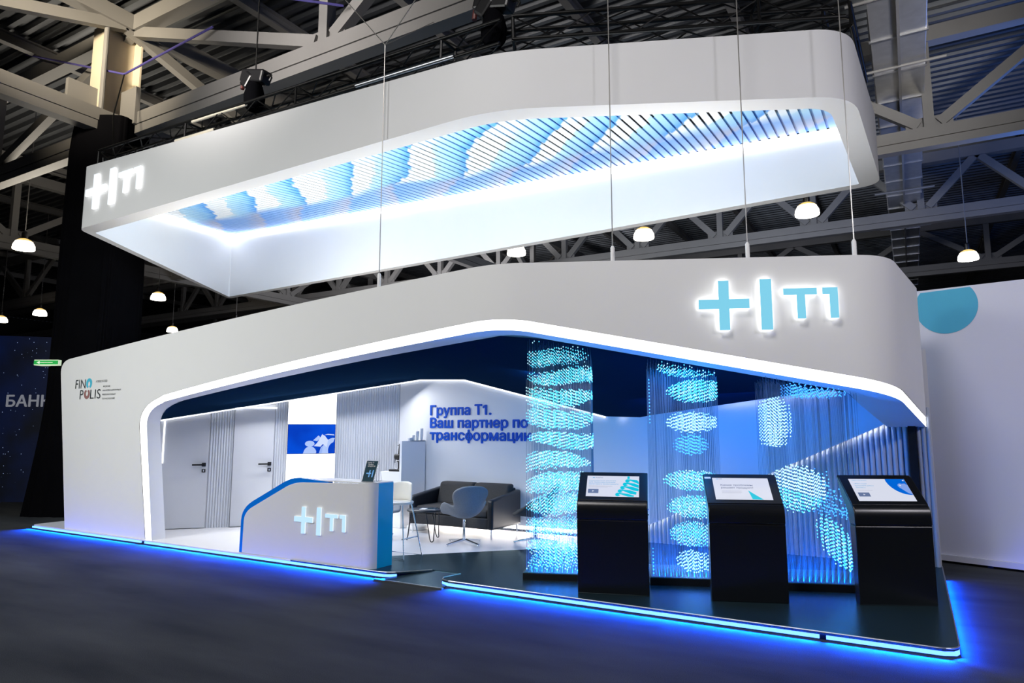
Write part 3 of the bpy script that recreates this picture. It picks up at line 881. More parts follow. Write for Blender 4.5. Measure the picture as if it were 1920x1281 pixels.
for i in range(nP - 1):
    a, b = i * 4, i * 4 + 4
    fs += [(a, b, b + 1, a + 1), (a + 1, b + 1, b + 2, a + 2), (a + 2, b + 2, b + 3, a + 3)]
fs.append((0 + (nP - 1) * 4, 1 + (nP - 1) * 4, 2 + (nP - 1) * 4, 3 + (nP - 1) * 4))
m.add(vs, fs)
build('fascia_shell', m, M['white'], FA, smooth=25)
# glowing band
m = MB()
vs = []; fs = []
loop_o = inner[::-1]; loop_i = led_in[::-1]
for (a, b), (c, d_) in zip(loop_o, loop_i):
    vs += [(a, 0.028, b), (c, 0.028, d_)]
for i in range(len(loop_o) - 1):
    fs.append((2 * i, 2 * i + 2, 2 * i + 3, 2 * i + 1))
m.add(vs, fs)
vs = []; fs = []
for i in range(nP): vs += [P3(i, plan[i][2], 0.008), P3(i, LT(i), 0.008)]
for i in range(nP - 1): fs.append((2 * i, 2 * i + 2, 2 * i + 3, 2 * i + 1))
m.add(vs, fs)
nb = len(m.v)
m2 = MB(); m2.add([(p[0], p[1] + 0.006, p[2]) for p in m.v[:2 * len(loop_o)]] + [tuple(Vector(P3(i, plan[i][2], 0.014))) if q == 0 else tuple(Vector(P3(i, LT(i), 0.014))) for i in range(nP) for q in range(2)], m.f)
build('light_band', m, M['led'], FA, smooth=40)
build('band_backing', m2, M['black'], FA, smooth=40)  # unseen strip added to keep the band's light off the reveal
# reveal behind the band
m = MB(); vs = []; fs = []
for (c, d_) in led_in[::-1]: vs += [(c, 0.028, d_), (c, 0.02 + TL, d_)]
for i in range(len(led_in) - 1): fs.append((2 * i, 2 * i + 2, 2 * i + 3, 2 * i + 1))
m.add(vs, fs)
vs = []; fs = []
for i in range(nP): vs += [P3(i, LT(i), 0.008), P3(i, LT(i), THI(i))]
for i in range(nP - 1): fs.append((2 * i, 2 * i + 2, 2 * i + 3, 2 * i + 1))
m.add(vs, fs)
build('inner_reveal', m, M['wall_white'], FA, smooth=40)


# illuminated logo: plus, bar, T, 1
def logo(parent, f, s, face, halo, h_out, name='illuminated_logo', label=None):
    """s: scale, unit = height of the bar; f(u, v, d); h_out: stand-off"""
    out = [('plus_symbol', [(0, 0.43), (0.385, 0.43), (0.385, 0.01), (0.585, 0.01), (0.585, 0.43), (0.965, 0.43), (0.965, 0.62), (0.585, 0.62), (0.585, 0.99), (0.385, 0.99), (0.385, 0.62), (0, 0.62)]),
           ('bar_symbol', [(1.17, 0.0), (1.385, 0.0), (1.385, 1.0), (1.17, 1.0)]),
           ('letter_t', [(1.60, 0.67), (1.845, 0.67), (1.845, 0.205), (2.00, 0.205), (2.00, 0.67), (2.22, 0.67), (2.22, 0.80), (1.60, 0.80)]),
           ('numeral_one', [(2.32, 0.67), (2.445, 0.67), (2.445, 0.205), (2.60, 0.205), (2.60, 0.80), (2.32, 0.80)])]
    out = [(nm, [(u * s, v * s) for u, v in poly]) for nm, poly in out]
    mb_ = MB()
    for nm, poly in out: mb_.prism(poly, f, -h_out * 0.9, -0.012)
    root = build(name, mb_, halo, parent, label=label)
    for nm, poly in out:
        q = MB(); q.prism(poly, f, -h_out, -h_out * 0.9 - 0.001)
        c = build(nm, q, face, None, world=True)
        # make the sub-part's coordinates relative to the thing, like its parent's
        off = parent.location
        for vv in c.data.vertices: vv.co = vv.co - off
        c.parent = root
    return root


def chord_map(pa, pb, u0):
    a = Vector((pa[0], pa[1], 0)); b = Vector((pb[0], pb[1], 0)); ux = (b - a).normalized(); nn = Vector((-ux.y, ux.x, 0))
    return plane_map(a, ux, nn)


fm = plane_map(Vector((-2.01, 0.02 + (-2.01 + 3.95) * 1.48 / 3.65, 2.625)), (d12.x, d12.y, 0), (-d12.y, d12.x, 0))
LG = logo(FA, fm, 0.515, M['logo_face'], M['logo_halo'], 0.06, label='cyan logo of a plus, a bar and T1 with a white halo')

# printed forum emblem on the pylon
f = plane_map((0, 0.019, 0), (1, 0, 0), (0, 1, 0))
m = put_text('FIN', f, -12.055, 2.145 + 0.155, width=0.30, height=0.145, depth=0.002)
E_ = build('printed_emblem', m, M['ink'], FA)
def sub(name, mb_, mt):
    c = build(name, mb_, mt, None)
    for vv in c.data.vertices: vv.co = vv.co - FA.location
    c.parent = E_
    return c
m = MB()
for txt, u, v, wd, ht in [('P', -11.90, 2.125, 0.10, 0.15), ('LIS', -11.60, 2.125, 0.30, 0.15)]:
    q = put_text(txt, f, u, v, width=wd, height=ht, depth=0.002); m.add(q.v, q.f)
sub('lettering', m, M['ink'])
def horseshoe(cx, cz, rx, rz, up):
    pts = []
    for k in range(25):
        a = R(-60 + 300 * k / 24) if up else R(120 + 300 * k / 24)
        pts.append((cx + rx * math.cos(a), cz + rz * math.sin(a)))
    for k in range(24, -1, -1):
        a = R(-75 + 330 * k / 24) if up else R(105 + 330 * k / 24)
        pts.append((cx + rx * 0.38 * math.cos(a), cz - (rz * 0.1 if up else -rz * 0.1) + rz * 0.5 * math.sin(a)))
    return pts
m = MB(); m.prism(horseshoe(-11.655, 2.375, 0.085, 0.085, True), f, -0.002, 0.0005); sub('cyan_horseshoe', m, M['ink_cyan'])
m = MB(); m.prism(horseshoe(-11.695, 2.205, 0.085, 0.08, False), f, -0.002, 0.0005); sub('brown_horseshoe', m, M['ink_brown'])
m = MB()
for txt, u, v, wd, ht in [('//2021//22', -11.46, 2.385, 0.32, 0.034), ('ФОРУМ', -11.245, 2.300, 0.19, 0.030), ('ИННОВАЦИОННЫХ', -11.25, 2.235, 0.50, 0.030),
                          ('ФИНАНСОВЫХ', -11.25, 2.172, 0.37, 0.030), ('ТЕХНОЛОГИЙ', -11.255, 2.108, 0.35, 0.034)]:
    q = put_text(txt, f, u, v, width=wd, height=ht, depth=0.002); m.add(q.v, q.f)
sub('small_print', m, M['ink'])

# ------------------------------------------------------------------ stand walls
YW = 3.4
dA = Vector((-10.6, 0.7)); dB = Vector((-8.0, YW)); dd = (dB - dA).normalized(); DL = (dB - dA).length
ztop = lambda t: 1.806 + (2.458 - 1.806) * t / DL
fd = plane_map((dA.x, dA.y, 0), (dd.x, dd.y, 0), (-dd.y, dd.x, 0))
WL = MB(); WL.prism([(-0.9, PZ), (DL + 0.05, PZ), (DL + 0.05, ztop(DL) + 0.3), (-0.9, ztop(0) + 0.1)], fd, 0.05, 0.14)
wall_left = struct('wall_left', WL, M['wall_white'], smooth=None)


def fluted(name, parent, t0, t1, z0, zt, f, d, pitch, mt, sub_n=4, power=0.5):
    n = max(2, round((t1 - t0) / pitch)); p = (t1 - t0) / n
    cols = []
    for k in range(n):
        for j in range(sub_n):
            u = j / sub_n
            cols.append((t0 + (k + u) * p, d * (abs(math.sin(math.pi * u)) ** power)))
    cols.append((t1, 0))
    mb_ = MB(); vs = []
    for u, h in cols:
        lo = z0(u) if callable(z0) else z0
        hi = zt(u) if callable(zt) else zt
        vs += [f(u, lo, -h), f(u, hi, -h)]
    fs = [(2 * i, 2 * i + 2, 2 * i + 3, 2 * i + 1) for i in range(len(cols) - 1)]
    mb_.add(vs, fs)
    return build(name, mb_, mt, parent, smooth=50)


fl = lambda u, v, d: fd(u, v, d + 0.045)
for a, b in ((0.665, 1.03), (1.665, 1.865), (2.665, DL)):
    fluted('fluted_panel', wall_left, a, b, PZ, ztop, fl, 0.018, 0.042, M['flute'], sub_n=6, power=0.35)
m = MB(); m.prism([(-0.9, PZ), (-0.025, PZ), (-0.025, ztop(0)), (-0.9, ztop(0) + .05)], fd, 0.0, 0.05); build('side_panel', m, M['wall_white'], wall_left)
for n_, (a, b, top) in enumerate([(-0.015, 0.655, None), (1.035, 1.66, 1.985)]):
    m = MB(); pz = PZ + 0.012
    m.prism([(a, pz), (b, pz), (b, (top or ztop(b) - 0.004)), (a, (top or ztop(a) - 0.004))], fd, 0.002, 0.045)
    D = struct('door_%d' % (n_ + 1), m, M['door_grey'])
    hx = b - 0.055; hz = 1.07 - 0.0
    m = MB(); m.prism([(hx - 0.03, hz - 0.03), (hx + 0.03, hz - 0.03), (hx + 0.03, hz + 0.03), (hx - 0.03, hz + 0.03)], fd, -0.012, 0.0)
    m.prism([(hx - 0.012, hz - 0.012), (hx + 0.012, hz - 0.012), (hx + 0.012, hz + 0.012), (hx - 0.012, hz + 0.012)], fd, -0.055, -0.01)
    m.prism([(hx - 0.17, hz - 0.012), (hx + 0.012, hz - 0.012), (hx + 0.012, hz + 0.012), (hx - 0.17, hz + 0.012)], fd, -0.065, -0.045)
    build('door_handle', m, M['black'], D, bevel=0.003)
    m = MB(); m.prism([(hx - 0.028, hz - 0.125), (hx + 0.028, hz - 0.125), (hx + 0.028, hz - 0.07), (hx - 0.028, hz - 0.07)], fd, -0.010, 0.0); lp = build('lock_plate', m, M['black'], D)
    m = MB(); m.prism([(hx - 0.008, hz - 0.110), (hx + 0.008, hz - 0.110), (hx + 0.008, hz - 0.082), (hx - 0.008, hz - 0.082)], fd, -0.013, -0.010)
    build('keyhole', m, M['sticker'], lp, world=False)
    if n_ == 1:
        m = MB(); m.prism([(a - 0.02, 1.988), (b + 0.03, 1.988), (b + 0.03, 2.006), (a - 0.02, 2.006)], fd, -0.02, 0.03); build('lintel_light', m, M['led_line'], D)
    else:
        m = MB(); m.prism([(a - 0.012, 1.10), (a + 0.008, 1.10), (a + 0.008, 1.78), (a - 0.012, 1.78)], fd, -0.012, 0.0); build('edge_light', m, M['led_line'], D)

# backlit panel with the television
LB = thing('backlit_panel', 'glowing white backlit wall panel behind the television', 'light panel', fd(2.26, PZ, 0.0))
m = MB(); m.prism([(1.87, PZ + 0.02), (2.66, PZ + 0.02), (2.66, ztop(2.66) - 0.004), (1.87, ztop(1.87) - 0.004)], fd, 0.012, 0.045)
build('diffuser_face', m, M['light_box'], LB)
m = MB()
for u in (1.868, 2.662): m.prism([(u - 0.004, PZ + 0.02), (u + 0.004, PZ + 0.02), (u + 0.004, ztop(u) - 0.01), (u - 0.004, ztop(u) - 0.01)], fd, 0.006, 0.045)
build('panel_frame', m, M['wall_white'], LB)
TV = thing('television', 'wall television showing pale shapes on royal blue between glowing white panels', 'television', fd(2.265, 1.2, -0.02))
x0, x1, z0, z1 = 1.875, 2.655, 1.228, 1.726
m = MB(); m.prism([(x0, z0), (x1, z0), (x1, z1), (x0, z1)], fd, -0.035, 0.012); build('housing', m, M['black'], TV)
m = MB(); m.prism([(x0 + .006, z0 + .006), (x1 - .006, z0 + .006), (x1 - .006, z1 - .006), (x0 + .006, z1 - .006)], fd, -0.037, -0.035); SCR = build('screen', m, M['tv_blue'], TV)
def tvp(name, pts, mt, lift):
    m = MB(); m.prism([(x0 + u * (x1 - x0), z0 + v * (z1 - z0)) for u, v in pts], fd, -0.038 - lift, -0.037)
    c = build(name, m, mt, None)
    for vv in c.data.vertices: vv.co = vv.co - TV.location
    c.parent = SCR
ell = lambda cx, cy, rx, ry, a0=0, a1=360, n=24: [(cx + rx * math.cos(R(a0 + (a1 - a0) * k / n)), cy + ry * math.sin(R(a0 + (a1 - a0) * k / n))) for k in range(n)]
tvp('oval_shape', ell(0.465, 0.34, 0.10, 0.10), M['tv_pale'], 0)
tvp('dome_shape', [(0.33, 0.012)] + [(0.34 + 0.135 * (1 - math.cos(R(180 * k / 14))), 0.02 + 0.23 * math.sin(R(180 * k / 14))) for k in range(1, 14)] + [(0.60, 0.012)], M['tv_pale'], 0)
tvp('arch_shape', [(0.85, 0.012)] + [(0.98 - 0.13 * math.cos(R(8 * k)), 0.10 + 0.29 * math.sin(R(8 * k))) for k in range(0, 11)] + [(0.99, 0.53)] + [(0.98 - 0.25 * math.cos(R(8 * k)), 0.10 + 0.44 * math.sin(R(8 * k))) for k in range(10, -1, -1)] + [(0.72, 0.012)], M['tv_pale'], 0.0005)
tvp('column_shape', [(0.66, 0.012), (0.86, 0.012), (0.84, 0.24), (0.76, 0.30), (0.70, 0.22)], M['tv_mid'], 0.0003)
tvp('facet_shape', [(0.55, 0.26), (0.62, 0.37), (0.72, 0.66), (0.78, 0.60), (0.85, 0.46), (0.82, 0.22), (0.74, 0.33), (0.69, 0.24)], M['tv_paler'], 0.001)
tvp('facet_shape', [(0.53, 0.45), (0.645, 0.62), (0.69, 0.54), (0.62, 0.43)], M['tv_pale'], 0.0007)
tvp('facet_shape', [(0.76, 0.63), (0.84, 0.64), (0.98, 0.62), (0.97, 0.65), (0.84, 0.67)], M['tv_paler'], 0.0012)

# back wall: smooth upper panel over a ribbed lower panel, light slot on the slanting line between them
line = lambda x: 0.10 + max(0.0, (x + 3.93)) * (1.815 - 0.10) / (3.93 - 0.245)
top_pts = [(-8.0, 2.458), (-7.54, 2.498), (-6.62, 2.465), (-4.10, 1.830), (-3.58, 1.812), (-3.38, 1.846), (-0.858, 2.172), (-0.06, 1.95)]
fw = plane_map((0, YW, 0), (1, 0, 0), (0, 1, 0))
m = MB()
poly = [(x, z + 0.004) for x, z in top_pts][::-1] + [(-8.02, line(-8))] + [(-3.93, line(-3.93)), (-0.06, line(-0.06))]
m.prism(poly, fw, 0.0, 0.05)
m.prism([(-8.1, 0.0), (0.0, 0.0), (0.0, 2.6), (-8.1, 2.6)], fw, 0.10, 0.16)
wall_back = struct('wall_back', m, M['wall_white'])
fr = lambda u, v, d: fw(u, v, d + 0.085)
fluted('ribbed_panel', wall_back, -3.93, -0.245, PZ, lambda u: line(u) + 0.03, fr, 0.045, 0.0615, M['rib'], sub_n=10, power=0.42)
fluted('ribbed_panel', wall_back, -8.0, -3.93, PZ, 0.115, fr, 0.02, 0.05, M['rib'])
m = MB()
m.beam((-7.95, YW + 0.03, line(-8) + 0.012), (-3.93, YW + 0.03, line(-3.93) + 0.012), 0.035, 0.02, up=(0, 0, 1))
m.beam((-3.93, YW + 0.03, line(-3.93) + 0.010), (-0.25, YW + 0.03, line(-0.25) + 0.010), 0.030, 0.014, up=(0, 0, 1))
build('slot_light', m, M['led_warm'], wall_back)
strip_light('slot_light_floor', (-7.4, YW - 0.02, 0.17), (-4.0, YW - 0.02, 0.17), (0, -0.6, -1), 0.03, 16, (1.0, 0.93, 0.86))
strip_light('slot_light_ribs', (-3.9, YW + 0.025, line(-3.9) + 0.0), (-0.28, YW + 0.025, line(-0.28) + 0.0), (0, 0.12, -1), 0.015, 6.5, (1.0, 0.96, 0.94))
m = MB(); m.box(-0.245, -0.165, YW - 0.03, YW + 0.06, PZ, 1.86); build('black_post', m, M['black'], wall_back)
fluted('ribbed_panel', wall_back, -0.165, -0.01, PZ, 1.9, lambda u, v, d: fw(u, v, d + 0.06), 0.03, 0.05, M['rib'], sub_n=8)

# raised lettering on the back wall
WT = thing('wall_lettering', 'blue raised Russian slogan on the white wall above the sofa', 'lettering', (-6.4, YW, 1.8))
for txt, bz, wd in [('Группа Т1.', 1.880, 1.22), ('Ваш партнер по', 1.668, 1.90), ('трансформации', 1.462, 1.955)]:
    build('text_line', put_text(txt, fw, -7.325, bz, width=wd, bold=0.03, depth=0.016, base=0.225), M['text_blue'], WT)

# dark stretch ceiling: folded facets between fascia and walls
front = []
def fpt(x):
    for i in range(nP - 1):
        if plan[i][0].x <= x <= plan[i + 1][0].x:
            t_ = (x - plan[i][0].x) / max(1e-6, plan[i + 1][0].x - plan[i][0].x)
            a = Vector(P3(i, LT(i), THI(i))); b = Vector(P3(i + 1, LT(i + 1), THI(i + 1))); return a.lerp(b, t_)
    return Vector(P3(nP - 1, LT(nP - 1), THI(nP - 1)))
def dpt(t_): q = dA + dd * t_; return Vector((q.x, q.y, ztop(t_)))
def wpt(x):
    for (a, za_), (b, zb2) in zip(top_pts, top_pts[1:]):
        if a <= x <= b: return Vector((x, YW - 0.001, za_ + (zb2 - za_) * (x - a) / (b - a)))
    return Vector((x, YW, top_pts[-1][1]))
LI = lambda c: Vector((c[0], 0.02 + TL, c[1]))
pairs = [(LI(led_in[13]), dpt(-0.45)), (LI(led_in[11]), dpt(-0.12)), (LI(led_in[9]), dpt(0.1)), (LI(led_in[6]), dpt(0.3)), (LI(led_in[3]), dpt(0.55)), (LI(led_in[0]), dpt(0.8)),
         (fpt(-8.8), dpt(1.6)), (fpt(-8.0), dpt(2.5)), (fpt(-7.2), dpt(3.2)), (fpt(-6.7), dpt(DL)), (fpt(-6.3), wpt(-7.54)), (fpt(-5.6), wpt(-6.62)),
         (fpt(-4.6), wpt(-5.3)), (fpt(-4.1), wpt(-4.10)), (fpt(-3.5), wpt(-3.58)), (fpt(-3.1), wpt(-3.38)), (fpt(-2.2), wpt(-2.6)), (fpt(-1.3), wpt(-1.7)), (fpt(-0.55), wpt(-0.858)), (fpt(-0.3), wpt(-0.5)), (Vector(P3(nP - 1, LT(nP - 1), THI(nP - 1))), Vector((-0.44, YW, 2.06)))]
cvs = []; cfs = []
for a, b in pairs:
    cvs += [tuple(a.lerp(b, q / 6)) for q in range(7)]
for i in range(len(pairs) - 1):
    for q in range(6):
        k = i * 7 + q
        cfs.append((k, k + 1, k + 8, k + 7))
m = MB(); m.add(cvs, cfs)
o = build('stand_ceiling', m, M['ceiling_dark'], smooth=8)
tag(o, 'dark glossy folded ceiling inside the stand opening', 'ceiling', kind='structure')
ceil_bvh = BVHTree.FromPolygons([Vector(v) for v in cvs], cfs)
def ceil_z(x, y):
    h = ceil_bvh.ray_cast(Vector((x, y, 0.2)), Vector((0, 0, 1)))
    return h[0].z if h[0] is not None else 2.2
# thin light line where ceiling meets the wall
m = MB()
pl = [dpt(-0.1), dpt(DL)] + [Vector((x, YW, z)) for x, z in top_pts[1:4]]
off = [Vector((dd.y, -dd.x, 0)) * 0.03] * 2 + [Vector((0, -0.03, 0))] * 3
off[1] = Vector((0.02, -0.03, 0))
for i in range(len(pl) - 1): m.beam(pl[i] + off[i] + Vector((0, 0, -0.012)), pl[i + 1] + off[i + 1] + Vector((0, 0, -0.012)), 0.02, 0.02)
build('ceiling_light_line', m, M['led_line'], o)
# unseen white lid added over the stand so the hall does not shine in
m = MB()
m.prism([(-9.4, 0.45), (-4.0, 0.45), (-0.7, 1.85), (-0.35, 3.4), (-8.0, 3.46), (-10.2, 1.2)], flat, 3.0, 3.04)
o = build('stand_lid', m, M['white']); o['kind'] = 'structure'; tag(o, 'unseen white lid added over the stand to keep hall light out', 'roof', kind='structure')

# ------------------------------------------------------------------ hanging ring
RG = thing('hanging_ring', 'huge white ring canopy hanging above the stand with a blue slatted ceiling', 'canopy', (-6.5, 2.4, 5.2))
ra, rb, rc, rd, re = Vector((-12.66, 0.17)), Vector((-4.04, 0.08)), Vector((-0.51, 1.77)), Vector((-0.36, 4.85)), Vector((-14.6, 4.75))
zb_c = [5.134, 5.20, 5.20, 5.17, 4.84]; zt_c = [6.27, 5.885, 5.99, 6.12, 6.45]
corners = [ra, rb, rc, rd, re]; fil = [0.16, 0.55, 0.42, 0.30, 0.16]
def round_loop(cs, zs_list, fl_, n=8):
    out = []
    for i in range(len(cs)):
        p, q, r_ = cs[i - 1], cs[i], cs[(i + 1) % len(cs)]
        a = (p - q); b = (r_ - q)
        ta, tb = fl_[i] / a.length, fl_[i] / b.length
        A_ = q + a * ta; B_ = q + b * tb
        za_ = [zs[i] + (zs[i - 1] - zs[i]) * ta for zs in zs_list]; zb2 = [zs[i] + (zs[(i + 1) % len(cs)] - zs[i]) * tb for zs in zs_list]
        for k in range(n + 1):
            t_ = k / n
            pt = A_ * (1 - t_) ** 2 + q * 2 * t_ * (1 - t_) + B_ * t_ * t_
            out.append((pt, [za_[j] * (1 - t_) ** 2 + zs_list[j][i] * 2 * t_ * (1 - t_) + zb2[j] * t_ * t_ for j in range(len(zs_list))]))
        # subdivide the straight run
        nx = cs[(i + 1) % len(cs)]
        C_ = nx + (q - nx) * (fl_[(i + 1) % len(cs)] / (q - nx).length)
        tc = fl_[(i + 1) % len(cs)] / (q - nx).length
        zc = [zs[(i + 1) % len(cs)] + (zs[i] - zs[(i + 1) % len(cs)]) * tc for zs in zs_list]
        for k in range(1, 6):
            t_ = k / 6
            out.append((B_.lerp(C_, t_), [zb2[j] + (zc[j] - zb2[j]) * t_ for j in range(len(zs_list))]))
    return out
def inset(cs, dists):
    """offset polygon edges inwards; dists[i] for edge i -> i+1"""
    n = len(cs); lines = []
    for i in range(n):
        a, b = cs[i], cs[(i + 1) % n]; d = (b - a).normalized(); nn = Vector((-d.y, d.x))
        lines.append((a + nn * dists[i], d))
    res = []
    for i in range(n):
        (p, d), (q, e) = lines[i - 1], lines[i]
        den = d.x * e.y - d.y * e.x
        t_ = ((q.x - p.x) * e.y - (q.y - p.y) * e.x) / den
        res.append(p + d * t_)
    return res
icorn = inset(corners, [0.27, 0.27, 0.27, 0.16, 0.13])
outer = round_loop(corners, [zb_c, zt_c], fil)
zi_t = [5.86, 5.80, 5.88, 6.06, 6.38]
inn = round_loop(icorn, [[z + 0.0 for z in zb_c], zi_t], [0.03, 0.45, 0.26, 0.03, 0.03])
nO = len(outer)
def closed(strips):
    mb_ = MB()
    vs = [p for s in strips for p in s]; n = len(strips[0]); fs = []
    for k in range(len(strips) - 1):
        for i in range(n):
            fs.append((k * n + i, k * n + (i + 1) % n, (k + 1) * n + (i + 1) % n, (k + 1) * n + i))
    mb_.add(vs, fs); return mb_
ob = [(p.x, p.y, z[0]) for p, z in outer]; ot = [(p.x, p.y, z[1]) for p, z in outer]
ib = [(p.x, p.y, z[0]) for p, z in inn]; it = [(p.x, p.y, z[1]) for p, z in inn]
build('outer_skin', closed([ob, ot]), M['ring_white'], RG, smooth=30)
build('bottom_rim', closed([ob, ib]), M['rim'], RG, smooth=30)
build('inner_skin', closed([ib, it]), M['ring_white'], RG, smooth=30)
# light line round the ceiling edge: back and left sides
m = MB()
c2 = inset(corners, [0.31, 0.31, 0.31, 0.185, 0.155])
def z_in(i): return zi_t[i]
for i, j in ((3, 4), (4, 0)):
    a = Vector((c2[i].x, c2[i].y, zi_t[i] - 0.03)); b = Vector((c2[j].x, c2[j].y, zi_t[j] - 0.03))
    m.beam(a + Vector((0, 0, -0.02)), b + Vector((0, 0, -0.02)), 0.05, 0.10)
build('light_line', m, M['led_ring'], RG)
# printed slats across the ring, along y
def ceil_plane(x, y):
    f_ = min(1, max(0, (y - 0.3) / 4.3)); g_ = min(1, max(0, (x + 14.4) / 14.0))
    return (5.79 + 0.04 * g_) * (1 - f_) + (6.385 - 0.325 * g_) * f_
n_sl = 98; x_l, x_r = -14.25, -0.72
pt_ = (x_r - x_l) / n_sl
def y_front(x):
    if x < icorn[0].x: return icorn[0].y + (icorn[0].x - x) * (icorn[4].y - icorn[0].y) / (icorn[0].x - icorn[4].x) + 0.04
    if x < icorn[1].x: return icorn[0].y + (icorn[1].y - icorn[0].y) * (x - icorn[0].x) / (icorn[1].x - icorn[0].x) + 0.03
    return icorn[1].y + (icorn[2].y - icorn[1].y) * (x - icorn[1].x) / (icorn[2].x - icorn[1].x) + 0.04
for k in range(n_sl):
    x = x_l + (k + 0.5) * pt_
    ya, yb = y_front(x), 4.655
    if yb - ya < 0.12: continue
    m = MB()
    for q in range(8):
        y0_, y1_ = ya + (yb - ya) * q / 8, ya + (yb - ya) * (q + 1) / 8
        za_, zb2 = ceil_plane(x, y0_), ceil_plane(x, y1_)
        h = pt_ * 0.365
        m.add([(x - h, y0_, za_), (x + h, y0_, za_), (x + h, y1_, zb2), (x - h, y1_, zb2), (x - h, y0_, za_ + 0.012), (x + h, y0_, za_ + 0.012), (x + h, y1_, zb2 + 0.012), (x - h, y1_, zb2 + 0.012)],
              [(0, 1, 2, 3), (0, 4, 5, 1), (1, 5, 6, 2), (3, 2, 6, 7), (0, 3, 7, 4), (4, 7, 6, 5)])
    build('slat', m, M['slat'], RG)
m = MB(); vs = []; fs = []
xs = [x_l + (x_r - x_l) * k / 60 for k in range(61)]
for x in xs:
    ya = min(y_front(x), 4.4)
    for q in range(9):
        y_ = ya + (4.68 - ya) * q / 8; vs.append((x, y_, ceil_plane(x, y_) + 0.035))
for i in range(60):
    for q in range(8):
        k = i * 9 + q; fs.append((k, k + 1, k + 10, k + 9))
m.add(vs, fs)
build('backing_sheet', m, M['slat_back'], RG)  # sheet added above the slats, its dark band imitating unlit gaps
# white logo on the ring's front left
fm = plane_map((-12.44, 0.168, 5.405), (8.62, -0.09, 0), (0.01, 1, 0))
logo(RG, fm, 0.63, M['logo_soft'], M['logo_white'], 0.05, label='glowing white logo of a plus, a bar and T1')

# rigging trusses above the ring
def rig_truss(a, b, label, sec=0.29):
    a, b = Vector(a), Vector(b); d = (b - a).normalized(); up = Vector((0, 0, 1)); s_ = d.cross(up).normalized(); up = s_.cross(d)
    t = thing('rigging_truss', label, 'truss', tuple((a + b) / 2), 0)
    off = [s_ * (sx * sec / 2) + up * (sz * sec / 2) for sx in (-1, 1) for sz in (-1, 1)]
    for i, o_ in enumerate(off):
        m = MB(); m.tube([a + o_, b + o_], 0.025, 8); build('chord_tube', m, M['black_metal'], t, smooth=60)
    L = (b - a).length; n = int(L / 0.42); m = MB()
    for k in range(n):
        p = a + d * (L * k / n); q = a + d * (L * (k + 1) / n)
        for i, j in ((0, 1), (1, 3), (3, 2), (2, 0)):
            if k % 2: i, j = j, i
            m.tube([p + off[i], q + off[j]], 0.010, 5, caps=False)
    build('lacing', m, M['black_metal'], t)
    for k in range(0, n + 1, 6):
        p = a + d * (L * k / n); m = MB()
        for i, j in ((0, 1), (1, 3), (3, 2), (2, 0)): m.tube([p + off[i], p + off[j]], 0.018, 6)
        build('end_frame', m, M['black_metal'], t)
    return t
rt1 = rig_truss((-12.65, 0.55, 6.52), (-4.05, 0.42, 6.24), 'black rigging truss along the top of the ring\'s long front side')
rt2 = rig_truss((-4.0, 0.50, 6.30), (-0.62, 2.12, 6.40), 'black rigging truss along the top of the ring\'s angled right front')
rt3 = rig_truss((-0.66, 2.3, 6.45), (-0.60, 4.7, 6.55), 'short black rigging truss over the right end of the ring')
rt4 = rig_truss((-14.2, 4.4, 6.8), (-0.8, 4.5, 6.55), 'long black rigging truss over the back of the ring')
rt5 = rig_truss((-12.9, 0.75, 6.56), (-14.2, 4.2, 6.8), 'black rigging truss over the left end of the ring')
for tt, x0_, x1_, y_, z_ in ((rt1, -10.3, -9.3, 0.36, 6.31), (rt1, -9.9, -8.6, 0.37, 6.555), (rt1, -12.72, -12.3, 0.38, 6.38)):
    m = MB(); m.tube([(x0_, y_, z_), (x1_, y_ - 0.012, z_ - 0.033)], 0.028, 8); build('bare_sleeve', m, M['gold_glint'], tt, smooth=60, label='bare metal tube catching the light')
for tt, x0_, x1_, y_, z_ in ((rt1, -6.3, -4.7, 0.285, 6.17),):
    m = MB(); m.tube([(x0_, y_, z_), (x1_, y_ - 0.02, z_ - 0.05)], 0.027, 8); build('bare_sleeve', m, M['trim_metal'], tt, smooth=60, label='bare metal tube catching the light')

# chain hoists
def hoist(x, y, z, lab, top):
    t = thing('chain_hoist', lab, 'hoist', (x, y, z))
    m = MB(); m.beam((x - 0.02, y, z + 0.30), (x - 0.16, y, z + 0.42), 0.24, 0.24); m.beam((x - 0.24, y, z + 0.48), (x + 0.26, y, z + 0.34), 0.20, 0.2)
    build('motor_body', m, M['black'], t, bevel=0.03)
    m = MB(); m.lathe([(0.10, -0.12), (0.15, -0.05), (0.16, 0.1), (0.12, 0.25), (0.09, 0.32)], 12, (x, y, z)); build('chain_bag', m, M['drape'], t, smooth=50)
    m = MB(); m.tube([(x, y, z + 0.4), (x, y, top)], 0.012, 6); build('chain', m, M['black_metal'], t)
    m = MB(); m.tube([(x + 0.27, y, z + 0.36), (x + 0.33, y, z + 0.36), (x + 0.36, y, z + 0.31), (x + 0.33, y, z + 0.27)], 0.02, 8); build('hook', m, M['black_metal'], t)
    m = MB(); m.tube([(x - 0.26, y, z + 0.46), (x - 0.27, y - 0.02, z + 0.28)], 0.03, 8); build('red_connector', m, mat('red_plastic', (0.12, 0.02, 0.015), 0.5), t, label='red plug')
hoist(-8.62, 0.52, 6.62, 'black chain hoist on the ring\'s front truss, left of the suspension wire', 8.40)
hoist(-4.25, 0.45, 6.34, 'black chain hoist over the bend of the ring', 7.85)

